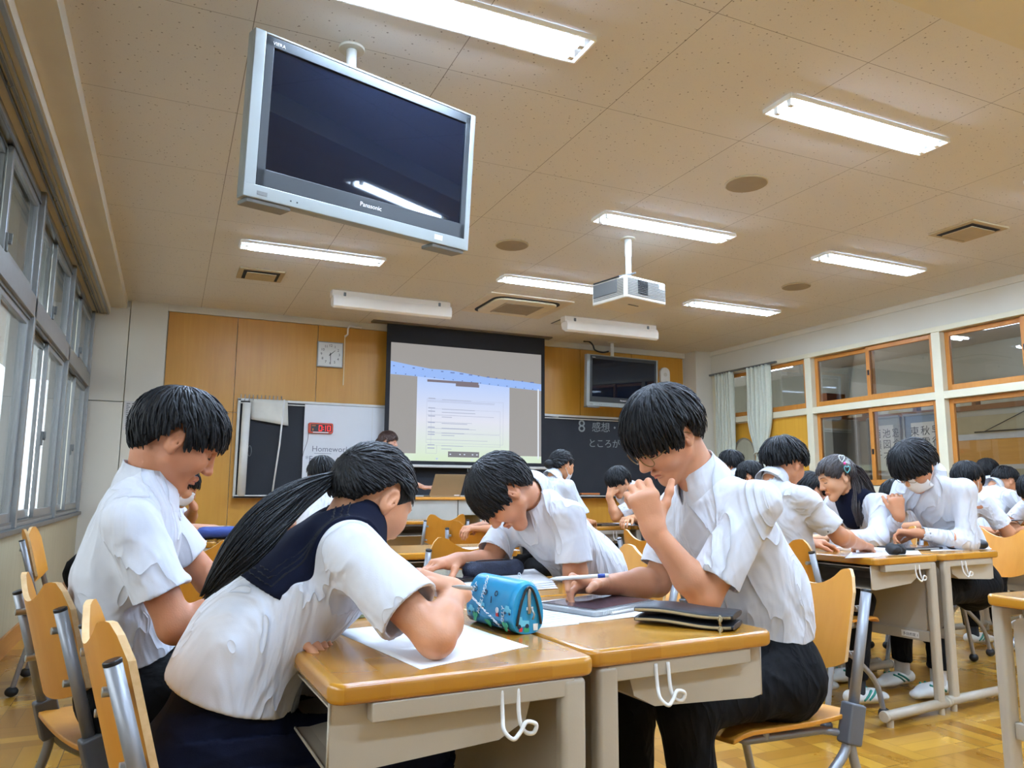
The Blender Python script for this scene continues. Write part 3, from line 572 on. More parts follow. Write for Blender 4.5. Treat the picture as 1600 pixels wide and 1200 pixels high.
# clock
ck = empty('wall_clock', (1.70, YF-.03, 2.615)); tag(ck, 'square silver wall clock with white face above the blackboard', 'clock')
MB().b2((-.155, -.035, -.155), (.155, .01, .155)).build('frame', M_SILV, ck, bevel=.006); MB().b2((-.142, -.038, -.142), (.142, -.034, .142)).build('face', mat('clock_face_grey_white', (206, 206, 200), .5, var=.01), ck)
M_DK = mat('dark_print', (40, 40, 42), .6)
for k in range(1, 13):
    a = math.radians(90-30*k); o = text(str(k), 'numeral', .044, M_DK, frame4((.108*math.cos(a), -.0385, .108*math.sin(a)-.012), (1, 0, 0), (0, 0, 1)), ck, .0004, 'CENTER')
def hand(ang, L, w_, y): a = math.radians(ang); d = V(math.sin(a), 0, math.cos(a)); n = V(math.cos(a), 0, -math.sin(a)); P_ = [-d*.02-n*w_, -d*.02+n*w_, d*L+n*w_*.5, d*L-n*w_*.5]; return MB().add([tuple(p+V(0, y, 0)) for p in P_]+[tuple(p+V(0, y-.002, 0)) for p in P_], [(0, 1, 2, 3), (7, 6, 5, 4), (0, 4, 5, 1), (1, 5, 6, 2), (2, 6, 7, 3), (3, 7, 4, 0)])
hand(48, .075, .005, -.041).build('hour_hand', M_DK, ck); hand(178, .105, .004, -.044).build('minute_hand', M_DK, ck); MB().cyl((0, -.038, 0), (0, -.047, 0), .008, 12).build('hub', M_DK, ck)
# poster on the left pier
po = empty('wall_notice', (-.395, YF-.062, 1.77)); tag(po, 'pale notice with columns of small print on the left front pier', 'notice')
MB().b2((-.09, -.003, -.155), (.09, 0, .16)).build('paper', mat('pale_lilac_paper', (196, 192, 188), .7), po)
for c_ in range(3):
    for k in range(13): MB().b2((-.07+c_*.052, -.0045, .13-k*.02), (-.07+c_*.052+random.Random(c_*20+k).uniform(.018, .04), -.003, .14-k*.02)).build('print', mat('grey_print', (120, 118, 116), .7), po)
# projection screen
sc_ = empty('projection_screen', (3.44, 8.96, 2.0)); tag(sc_, 'pulled down projection screen showing a document page, black borders', 'projection screen')
M_SB = mat('black_screen_border', (22, 24, 30), .8)
MB().b2((-1.09, 0, -.70), (1.09, .006, 1.045)).build('border', M_SB, sc_)
MB().b2((-1.28, -.06, 1.03), (1.18, .06, 1.052)).build('ceiling_slot', mat('brown_grey_slot', (110, 98, 84), .6), sc_)
MB().b2((-1.14, -.015, -.735), (1.16, .02, -.70)).build('bottom_bar', M_LEDGE, sc_, bevel=.006); MB().cyl((0, 0, -.78), (0, 0, -.735), .008, 8).build('pull_ring', M_ALUD, sc_)
def scr(name, a, s_=1.): return mat(name, (36, 36, 36), .8, emit=a, es=s_, var=0)
SG = scr('projected_grey', (166, 162, 158), .85); 
def pagemat():
    m, N, L, b = nodes_mat('projected_page', .8); tc = N.new('ShaderNodeTexCoord'); sp = N.new('ShaderNodeSeparateXYZ'); L.new(tc.outputs['Object'], sp.inputs[0])
    r = N.new('ShaderNodeValToRGB'); L.new(mth(N, L, 'MULTIPLY_ADD', sp.outputs[2], .72, .45), r.inputs[0]); e = r.color_ramp.elements
    e[0].position = 0; e[0].color = (*lin((214, 232, 204)), 1); e[1].position = 1; e[1].color = (*lin((158, 190, 250)), 1)
    q = e.new(.35); q.color = (*lin((222, 224, 236)), 1); q = e.new(.75); q.color = (*lin((176, 202, 250)), 1)
    b.inputs['Base Color'].default_value = (.02, .02, .02, 1); L.new(r.outputs[0], b.inputs['Emission Color']); b.inputs['Emission Strength'].default_value = 1.0; return m
MP = pagemat(); SCW = 1.035
MB().b2((-SCW, -.003, -.655), (SCW, .0, .80)).build('picture', SG, sc_)
MB().b2((-.69, -.0045, -.655), (.57, -.003, .42)).b2((-SCW, -.0045, -.655), (SCW, -.003, -.565)).build('page', MP, sc_)
bl = MB(); tz = [(.565, .40), (.53, .395), (.50, .385), (.50, .37), (.47, .36), (.44, .345), (.43, .33), (.42, .32), (.40, .31)]
for i in range(8):
    x0 = -SCW+2*SCW*i/8; x1 = -SCW+2*SCW*(i+1)/8; (a0, a1), (b0, b1) = tz[i], tz[i+1]
    bl.add([(x0, -.0055, a1), (x1, -.0055, b1), (x1, -.0055, b0), (x0, -.0055, a0)], [(0, 1, 2, 3)])
bl.build('toolbar', scr('projected_blue_bar', (150, 184, 244), 1.0), sc_)
ti = MB(); rr = random.Random(4)
for k in range(16): x = -SCW+.03+k*.125; z = .50-.006*k; ti.b2((x, -.0062, z), (x+rr.uniform(.01, .06), -.0056, z+.012)); ti.b2((x+.03, -.0062, z-.09), (x+.045, -.0056, z-.078))
ti.build('toolbar_icons', scr('projected_dark_blue', (92, 110, 180), .9), sc_)
MB().b2((-.56, -.0062, .335), (.13, -.0046, .365)).b2((-.18, -.0062, .30), (.14, -.005, .335)).build('banner', scr('projected_mauve_grey', (132, 120, 128), .8), sc_)
tl = MB()
for z in (.10, .085, -.08, -.17, -.25, -.39): tl.b2((-.55, -.0052, z), (-.55+rr.uniform(.5, 1.0), -.0046, z+.004))
for (x0, z0, x1, z1) in ((-.56, -.43, .48, .12), (-.50, -.30, .44, .0), (-.50, -.46, .44, -.31), (-.56, -.56, -.42, -.46)):
    for a in ((x0, z0, x1, z0+.002), (x0, z1, x1, z1+.002), (x0, z0, x0+.002, z1), (x1, z0, x1+.002, z1)): tl.b2((a[0], -.0052, a[1]), (a[2], -.0046, a[3]))
for z in (.12, .0, -.04, -.10, -.18, -.24, -.30, -.33, -.46, -.50): tl.b2((-.54, -.0056, z), (-.45, -.0046, z+.012)); tl.b2((-.36, -.0056, z-.005), (-.36+rr.uniform(.1, .5), -.0046, z+.002))
tl.build('page_lines', scr('projected_line_grey', (170, 178, 206), .9), sc_)
tb = MB().b2((-.27, -.0062, -.60), (.15, -.005, -.53)); tb.build('call_bar', scr('projected_bar_grey', (130, 128, 132), .8), sc_)
tk = MB()
for x in (-.25, -.12, -.06, .05, .11): tk.b2((x, -.0070, -.572), (x+.02, -.0062, -.558))
tk.b2((-.43, -.0062, -.638), (-.40, -.005, -.612)).b2((.04, -.0062, -.638), (.065, -.005, -.62)); tk.build('icons', scr('projected_pale_icons', (214, 222, 236), 1.), sc_)
MB().b2((-.43, -.0072, -.625), (-.40, -.0062, -.622)).b2((-.417, -.0072, -.638), (-.414, -.0062, -.612)).build('icons', scr('projected_teal', (120, 170, 190), 1.), sc_)
MB().b2((.98, -.0062, -.60), (1.0, -.005, .33)).build('scroll_bar', scr('projected_white', (226, 232, 240), 1.), sc_)

# ------------------------------------------------------------------ curtains, scrolls
M_CURT = mat('pale_green_curtain', (200, 202, 184), .85, var=.04, nscale=30, bump=.1, bscale=300)
def curtain(y0, y1, lab, pinch=True):
    r = empty('curtain', (XR-.07, (y0+y1)/2, 0)); tag(r, lab, 'curtain', 'pale green curtains'); w0 = (y1-y0)/2; 
    def fn(a, b):
        z = 2.68-1.95*b; k = 1.
        if pinch: k = 1-.52*math.exp(-((z-1.50)/.28)**2)-.12*(z < 1.5)
        y = (a-.5)*2*w0*k; x = .028*math.sin(a*math.pi*2*6.5)*(.6+.4*k)+.01*math.sin(a*31+z*3)
        return (x, y, z)
    MB().grid(fn, 90, 40).build('cloth', M_CURT, r, smooth=True, solid=.002)
    if pinch: MB().tube([(.045*math.cos(t), w0*.5*math.sin(t), 1.50+.01*math.cos(2*t)) for t in np.linspace(0, 2*math.pi, 25)[:-1]], .012, 8, closed=True).build('tie_back', M_CURT, r, smooth=True)
curtain(8.35, 8.74, 'pale green curtain at the far end by the corner pier', False); curtain(7.62, 8.08, 'pale green curtain tied in at the waist in front of the door')
tag(MB().b2((XR-.085, 7.5, 2.675), (XR-.055, 8.85, 2.70)).build('curtain_track', M_ALUD, None), 'short brown grey curtain track above the two curtains', 'track')
M_PAPER = mat('white_rice_paper', (214, 214, 208), .8, var=.02)
def scroll(y0, y1, z0, z1, rows, lab, mount=(122, 140, 158)):
    r = empty('calligraphy_scroll', (CX-.03, (y0+y1)/2, 0)); tag(r, lab, 'calligraphy scroll', 'framed calligraphy in the corridor'); w_ = (y1-y0)/2
    mm = mat('mount_%d' % mount[2], mount, .7, var=.05)
    MB().b2((-.004, -w_, z0), (.004, w_, z1)).build('mount', mm, r); MB().b2((-.008, -w_*.62, z0+.08), (-.004, w_*.62, z1-.12)).build('sheet', M_PAPER, r)
    f = MB()
    for s_ in (-1, 1): f.b2((-.02, s_*w_-.015, z0), (.012, s_*w_+.015, z1))
    f.b2((-.02, -w_, z1-.015), (.012, w_, z1+.015)).b2((-.02, -w_, z0-.015), (.012, w_, z0+.015)).build('frame', mat('grey_frame', (140, 142, 138), .5), r)
    for c_, col in enumerate(rows):
        for k, ch in enumerate(col):
            text(ch, 'character', .15, M_DK, frame4((-.0085, w_*.50-.17*c_-.02, z1-.30-.165*k), (0, -1, 0), (0, 0, 1)), r, .0003, 'CENTER')
scroll(7.86, 8.42, 1.02, 2.12, ['西嶺千', '池図才', '窓含雪'], 'tall framed calligraphy scroll with large characters in the corridor', (150, 156, 152))
scroll(7.18, 7.78, 1.05, 2.12, ['東呉', '秋雲', '早行'], 'blue mounted calligraphy scroll right of the grey one')
scroll(10.2, 10.8, .9, 2.0, ['真花', '遠山'], 'small calligraphy scroll seen through the arched door window')
hg = empty('hanging_rod_sign', (CX-.05, 5.95, 0)); tag(hg, 'thin black hanging wire and rod on the corridor wall', 'hanging rod')
MB().tube([(0, .62, 1.80), (0, 0, 2.06), (0, -.62, 1.80)], .006, 6).build('wire', M_BLACK, hg); MB().cyl((0, -.75, 1.80), (0, .75, 1.80), .009, 8).build('rod', M_BLACK, hg)
cb_ = empty('cardboard_box', (9.6, 8.9, 2.12)); tag(cb_, 'orange brown box on top of the corridor cupboard', 'box')
MB().b2((-.2, -.18, .0), (.2, .18, .42)).build('carton', mat('orange_carton', (170, 96, 48), .7), cb_, bevel=.005)
MB().b2((-.205, -.19, .16), (-.2, .19, .18)).b2((-.205, -.19, .28), (-.2, .19, .30)).build('band', mat('dark_orange_band', (130, 70, 36), .7), cb_)
tag(MB().b2((9.35, 8.6, 0), (9.94, 9.3, 2.12)).build('corridor_cupboard', mat('pale_grey_cupboard', (186, 184, 172), .5), None, bevel=.01), 'tall pale grey corridor cupboard with a carton on top', 'cupboard')
# ------------------------------------------------------------------ desks and chairs
M_PLY = veneer('orange_plywood', (200, 132, 38), (210, 144, 50), .42, 'Z', .12); M_PLYE = veneer('pale_plywood_edge', (222, 182, 126), (236, 200, 148), .5, 'X', .1, 3)
M_CHROME = mat('silver_chair_tube', (150, 152, 156), .42, .55, var=.02); M_RUB = mat('black_rubber', (18, 18, 20), .6, var=.1); M_JOINT = mat('grey_plastic_joint', (92, 94, 98), .45, var=.03)
M_TRAYIN = mat('dark_tray_inside', (60, 62, 66), .5)
def desk_proto():
    """student sits on the -x side; top .47 x .65"""
    r = empty('school_desk'); TX, TY = .47, .65
    MB().prism(rrect(TX, TY, .028, 6), .678, .710, lambda a, b, c: (a, b, c)).build('desktop', M_DESK, r, bevel=.009, seg=4)
    t = MB(); t_ = .0015
    t.b2((-.225, -.285, .665), (.12, .285, .668))
    def side(y):
        pts = [(-.225, .676), (-.225, .575), (-.20, .570), (.06, .585), (.11, .61), (.125, .66), (.125, .676)]
        t.prism(pts, y-t_, y+t_, lambda a, b, c: (a, c, b))
    side(-.287); side(.287)
    bot = [(-.225, .573), (-.20, .570), (.06, .585), (.11, .61), (.125, .66)]
    for (x0, z0), (x1, z1) in zip(bot[:-1], bot[1:]): t.add([(x0, -.287, z0), (x1, -.287, z1), (x1, .287, z1), (x0, .287, z0), (x0, -.287, z0+.003), (x1, -.287, z1+.003), (x1, .287, z1+.003), (x0, .287, z0+.003)], [(0, 1, 2, 3), (7, 6, 5, 4), (0, 4, 5, 1), (2, 6, 7, 3), (0, 3, 7, 4), (1, 5, 6, 2)])
    t.build('tray', M_GREIGE, r)
    MB().tube([(-.226, -.287, .676), (-.226, -.287, .575), (-.226, .287, .575), (-.226, .287, .676)], .003, 6).build('tray_rim', M_GREIGE, r, smooth=True)
    for s in (-1, 1):
        MB().b2((-.17, s*.305-.016, .648), (.19, s*.305+.012, .678)).build('side_rail', M_GREIGE, r, bevel=.003)
        MB().b2((.165, s*.305-.018, .05), (.213, s*.305+.014, .678)).build('leg', M_GREIGE, r, bevel=.010, seg=3)
        f = MB().cyl((-.21, s*.305, .048), (.235, s*.305, .048), .021, 16).build('foot', M_GREIGE, r, smooth=True)
        for x in (-.215, .24): MB().cyl((x-.008, s*.305, .048), (x+.008, s*.305, .048), .024, 16).build('end_cap', M_GREIGE, f, bevel=.003)
        for x in (-.18, .20): MB().cyl((x, s*.305, .0), (x, s*.305, .03), .014, 12).build('glide', M_GREIGE, f)
        y = s*.322
        MB().tube(curve([((x_+.03) if s < 0 else (.10-x_), y_, .672-(.672-z_)*.74) for x_, y_, z_ in [(0.02, y-s*.004, .672), (.02, y, .62), (.018, y+s*.010, .592), (.032, y+s*.016, .574), (.046, y+s*.014, .586), (.058, y+s*.012, .604), (.076, y+s*.012, .596), (.072, y+s*.01, .578), (.058, y+s*.006, .582), (.050, y+s*.002, .61), (.050, y-s*.004, .672)]], 6), .0036, 8).build('hook', M_WHITE, r, smooth=True)
    MB().prism(rrect(.55, .30, .03), .186, .190, lambda a, b, c: (c, a, b+.50)).build('modesty_panel', M_GREIGE, r, bevel=.001)
    MB().b2((.172, -.29, .315), (.196, .29, .36)).build('crossbar', M_GREIGE, r, bevel=.003)
    nl = MB().b2((.1695, -.24, .325), (.1715, -.155, .352)).build('name_label', M_WHITE, r); text('多目的室 1', 'lettering', .016, mat('dark_print', (40, 40, 42), .6), frame4((.1692, -.162, .332), (0, -1, 0), (0, 0, 1)), nl, .0002)
    return r
def chair_proto(raised=0):
    """student faces +y; origin on the floor"""
    r = empty('school_chair')
    st = MB()
    def seat(a, b, top):
        x = (a-.5)*.385; y = -.20+.40*b; z = .418+.010*(2*abs(a-.5))**2-.006*math.sin(math.pi*b)-(.022*max(0, (b-.85)/.15)**2)
        wv = 1-.10*max(0, (.15-b)/.15)**2-.08*max(0, (b-.85)/.15)**2
        return (x*wv, y, z+(.012 if top else 0))
    n1, n2 = 14, 16
    gt = [seat(i/n1, j/n2, 1) for i in range(n1+1) for j in range(n2+1)]; gb = [seat(i/n1, j/n2, 0) for i in range(n1+1) for j in range(n2+1)]
    q = (n1+1)*(n2+1); F = []
    for i in range(n1):
        for j in range(n2): k = i*(n2+1)+j; F += [(k, k+n2+1, k+n2+2, k+1), (q+k, q+k+1, q+k+n2+2, q+k+n2+1)]
    rim = [i*(n2+1) for i in range(n1+1)]+[n1*(n2+1)+j for j in range(1, n2+1)]+[i*(n2+1)+n2 for i in range(n1-1, -1, -1)]+[j for j in range(n2-1, 0, -1)]
    for a, b in zip(rim, rim[1:]+rim[:1]): F.append((a, b, q+b, q+a))
    st.add(gt+gb, F); st.build('seat', M_PLY, r, bevel=.003)
    # back panel with two ears
    bk = MB(); nx, nz = 26, 14; lean = .26
    def top(u):       # u -1..1
        a = abs(u); return .785-.048*(1-min(1, a/.62)**2)-(.052*((a-.82)/.18)**2 if a > .82 else 0)+(.0 if a < .62 else .006*math.sin((a-.62)/.38*math.pi))
    def bot(u): return .515+.045*abs(u)**2.2
    def bp(u, t, d):
        z = bot(u)+(top(u)-bot(u))*t; x = u*.178; y = -.178-lean*(z-.5)+.045*abs(u)**1.8-.040+d
        return (x, y, z)
    A = [bp(-1+2*i/nx, j/nz, .006) for i in range(nx+1) for j in range(nz+1)]; B = [bp(-1+2*i/nx, j/nz, -.006) for i in range(nx+1) for j in range(nz+1)]
    q = len(A); F = []
    for i in range(nx):
        for j in range(nz): k = i*(nz+1)+j; F += [(k, k+1, k+nz+2, k+nz+1), (q+k, q+k+nz+1, q+k+nz+2, q+k+1)]
    po_ = bk.add(A+B, F).build('backrest', M_PLY, r, smooth=True)
    rim = [i*(nz+1) for i in range(nx+1)]+[nx*(nz+1)+j for j in range(1, nz+1)]+[i*(nz+1)+nz for i in range(nx-1, -1, -1)]+[j for j in range(nz-1, 0, -1)]
    e = MB(); e.add([A[k] for k in rim]+[B[k] for k in rim], [(i, (i+1) % len(rim), len(rim)+(i+1) % len(rim), len(rim)+i) for i in range(len(rim))]); e.build('edge_band', M_PLYE, po_)
    for s in (-1, 1):
        top_ = (s*.192, -.262, .735); jn = (s*.196, -.182, .445)
        MB().cyl(jn, top_, .0135, 16).build('back_tube', M_CHROME, r, smooth=True)
        t_ = V(*top_); d_ = (t_-V(*jn))/np.linalg.norm(t_-V(*jn)); MB().cyl(t_-d_*.002, t_+d_*.006, .0142, 16).build('tube_cap', M_BLACK, r, bevel=.002)
        MB().box((s*.20, -.170, .415), (.040, .052, .10), Euler((math.radians(15), 0, 0)).to_matrix()).build('joint_sleeve', M_JOINT, r, bevel=.006)
        MB().tube(curve([(s*.20, -.165, .40), (s*.203, -.165, .34), (s*.207, -.20, .22), (s*.21, -.245, .03)], 8), .0120, 14).build('rear_leg', M_CHROME, r, smooth=True)
        MB().tube(curve([(s*.20, -.158, .40), (s*.203, -.13, .345), (s*.207, -.01, .26), (s*.21, .10, .16), (s*.21, .145, .03)], 8), .0120, 14).build('front_leg', M_CHROME, r, smooth=True)
        for y in (-.245, .147): MB().ell((s*.21, y, .024), (.023, .030, .024), 14, 8).build('rubber_foot', M_RUB, r, smooth=True)
        for z in (.575, .69):
            yy = -.262+.080*(.735-z)/.29
            MB().box((s*.185, yy+.002, z), (.034, .010, .016)).cyl((s*.170, yy-.022, z), (s*.170, yy+.010, z), .008, 12).build('bolt_bracket', M_STEEL, r, bevel=.001)
    MB().tube([(-.20, -.155, .392), (-.15, -.12, .392), (-.13, .12, .392), (.13, .12, .392), (.15, -.12, .392), (.20, -.155, .392)], .010, 12).build('seat_frame', M_CHROME, r, smooth=True)
    for s in (-1, 1): MB().cyl((s*.135, .06, .39), (s*.135, .06, .42), .010, 10).build('seat_post', M_CHROME, r)
    return r
DESKS = [  # near-left corner of the top, rotation, which side the student sits, label
    ((.238, 1.172), 2.5, 'L', 'wooden school desk nearest the camera on the left, under the long haired girl\'s elbow'),
    ((.716, 1.235), 4.0, 'R', 'wooden school desk nearest the camera on the right, with a tablet and black pouch'),
    ((.215, 1.845), 1.5, 'L', 'school desk behind the long haired girl\'s desk, in front of the boy on the left'),
    ((.70, 1.905), 2.0, 'R', 'school desk with the dark tablet and navy pencil case'),
    ((2.83, 2.40), 6.0, 'L', 'school desk in the right group with loose papers and a black pouch on its corner'),
    ((3.335, 2.46), 4.0, 'R', 'school desk in the right group with a black pen case at its edge'),
    ((2.755, 3.075), 5.0, 'L', 'far desk of the right group, in front of the tousled student'),
    ((3.265, 3.13), 4.0, 'R', 'far desk of the right group, before the girl with the hair clip'),
    ((2.155, .83), -1.0, 'R', 'school desk cut off by the right edge of the picture'),
    ((.93, 3.40), 0.0, 'F', 'empty school desk behind the middle boy, seen over its chair'),
    ((.265, 3.40), 0.0, 'F', 'empty school desk partly hidden behind the long haired girl'),
    ((-.21, 4.46), 0.0, 'L', 'far left school desk with a blue pencil case'),
    ((.275, 4.46), 0.0, 'R', 'far school desk right of the blue pencil case desk'),
    ((3.02, 5.30), 1.0, 'L', 'far middle desk with papers and a tablet in front of the resting boy'),
    ((3.52, 5.32), 1.0, 'R', 'far middle desk right of the one with papers'),
    ((1.80, 6.75), 0.0, 'F', 'school desk just in front of the teacher\'s desk'),
    ((5.06, 3.12), 2.0, 'L', 'school desk far right where a student holds a phone'),
    ((5.54, 3.15), 2.0, 'R', 'school desk at the far right by the corridor windows'),
]
d0 = desk_proto(); DESKOBJ = []
for i, ((x, y), rz, side, lab) in enumerate(DESKS):
    o = d0 if i == 0 else copy_tree(d0); a = math.radians(rz)
    w_, h_ = (.47, .65) if side in 'LR' else (.65, .47)
    cx = x+math.cos(a)*w_/2-math.sin(a)*h_/2; cy = y+math.sin(a)*w_/2+math.cos(a)*h_/2
    rot = a+{'L': 0, 'R': math.pi, 'F': math.pi/2}[side]
    place(o, (cx, cy, 0), rot); tag(o, lab, 'desk', 'school desks'); DESKOBJ.append(o)
# chairs: position of the seat centre, heading in degrees (0 = facing +y, -90 = facing +x)
CHAIRS = [
    ((.165, 1.57), -80, 'plywood chair at the bottom left, carrying the long haired girl'),
    ((-.015, 2.21), -70, 'plywood chair under the boy at the far left of the front group'),
    ((1.445, 1.675), 92, 'plywood chair under the boy with glasses, its joint sleeve in full view'),
    ((1.40, 2.43), 90, 'plywood chair behind the boy leaning over the middle tablet'),
    ((2.80, 2.72), -84, 'plywood chair of the tousled boy, seen beside the white shirt'),
    ((4.20, 2.90), 92, 'plywood chair of the masked boy in the right group'),
    ((3.95, 3.42), 92, 'plywood chair of the girl with the hair clip'),
    ((1.24, 3.45), 0, 'empty plywood chair with eared backrest in the centre of the room'),
    ((.10, 3.62), 0, 'empty plywood chair seen between the two students on the left'),
    ((2.18, 6.42), 0, 'empty plywood chair in front of the teacher\'s desk'),
    ((2.02, 5.05), -25, 'turned plywood chair under the crouching student in the background'),
    ((2.66, 5.45), -88, 'plywood chair behind the middle boy\'s back, for the bun haired student'),
    ((2.56, 3.44), -80, 'plywood chair seen just beyond the raised forearm of the bespectacled boy'),
    ((4.52, 3.38), -88, 'plywood chair whose ear shows behind the masked boy'),
    ((-.38, 4.66), -90, 'plywood chair of the masked student at the far left desk'),
    ((6.12, 3.52), 94, 'plywood chair at the far right desk by the corridor windows'),
]
c0_ = chair_proto(); CHAIROBJ = []
for i, ((x, y), hd, lab) in enumerate(CHAIRS):
    o = c0_ if i == 0 else copy_tree(c0_); place(o, (x, y, 0), math.radians(hd)); tag(o, lab, 'chair', 'plywood school chairs'); CHAIROBJ.append(o)
# teacher's desk and laptop
tdk = empty('teacher_desk', (2.35, 8.12, 0)); tag(tdk, 'grey teacher\'s desk with wooden top below the projection screen', 'teacher desk')
MB().prism(rrect(1.75, .60, .02), .885, .915, lambda a, b, c: (a, b, c)).build('desktop', M_PLY, tdk, bevel=.006)
MB().b2((-.82, -.27, .10), (.55, -.25, .885)).build('front_panel', mat('pale_grey_steel_panel', (178, 176, 166), .45, .1), tdk, bevel=.003)
MB().b2((.56, -.27, .72), (.86, .26, .885)).build('drawer', MATS['pale_grey_steel_panel'], tdk, bevel=.004)
for x in (-.85, .84): MB().b2((x-.02, -.27, 0), (x+.02, .27, .885)).build('side_panel', MATS['pale_grey_steel_panel'], tdk, bevel=.003)
MB().b2((-.82, .20, .5), (.55, .22, .885)).build('back_panel', MATS['pale_grey_steel_panel'], tdk)
lt = empty('laptop', (2.84, 8.05, .915)); tag(lt, 'open bronze grey laptop on the teacher\'s desk', 'laptop'); M_LT = mat('bronze_laptop_shell', (150, 130, 98), .35, .4, var=.02)
MB().b2((-.19, -.0, .0), (.17, .24, .014)).build('base', M_LT, lt, bevel=.004)
MB().add([(-.20, .0, .012), (.165, .0, .012), (.20, -.07, .25), (-.155, -.07, .25), (-.20, .008, .012), (.165, .008, .012), (.20, -.062, .25), (-.155, -.062, .25)], [(0, 1, 2, 3), (7, 6, 5, 4), (0, 4, 5, 1), (1, 5, 6, 2), (2, 6, 7, 3), (3, 7, 4, 0)]).build('lid', M_LT, lt, bevel=.002)
MB().b2((.09, -.006, .014), (.15, -.003, .024)).build('logo', M_WHITE, lt)
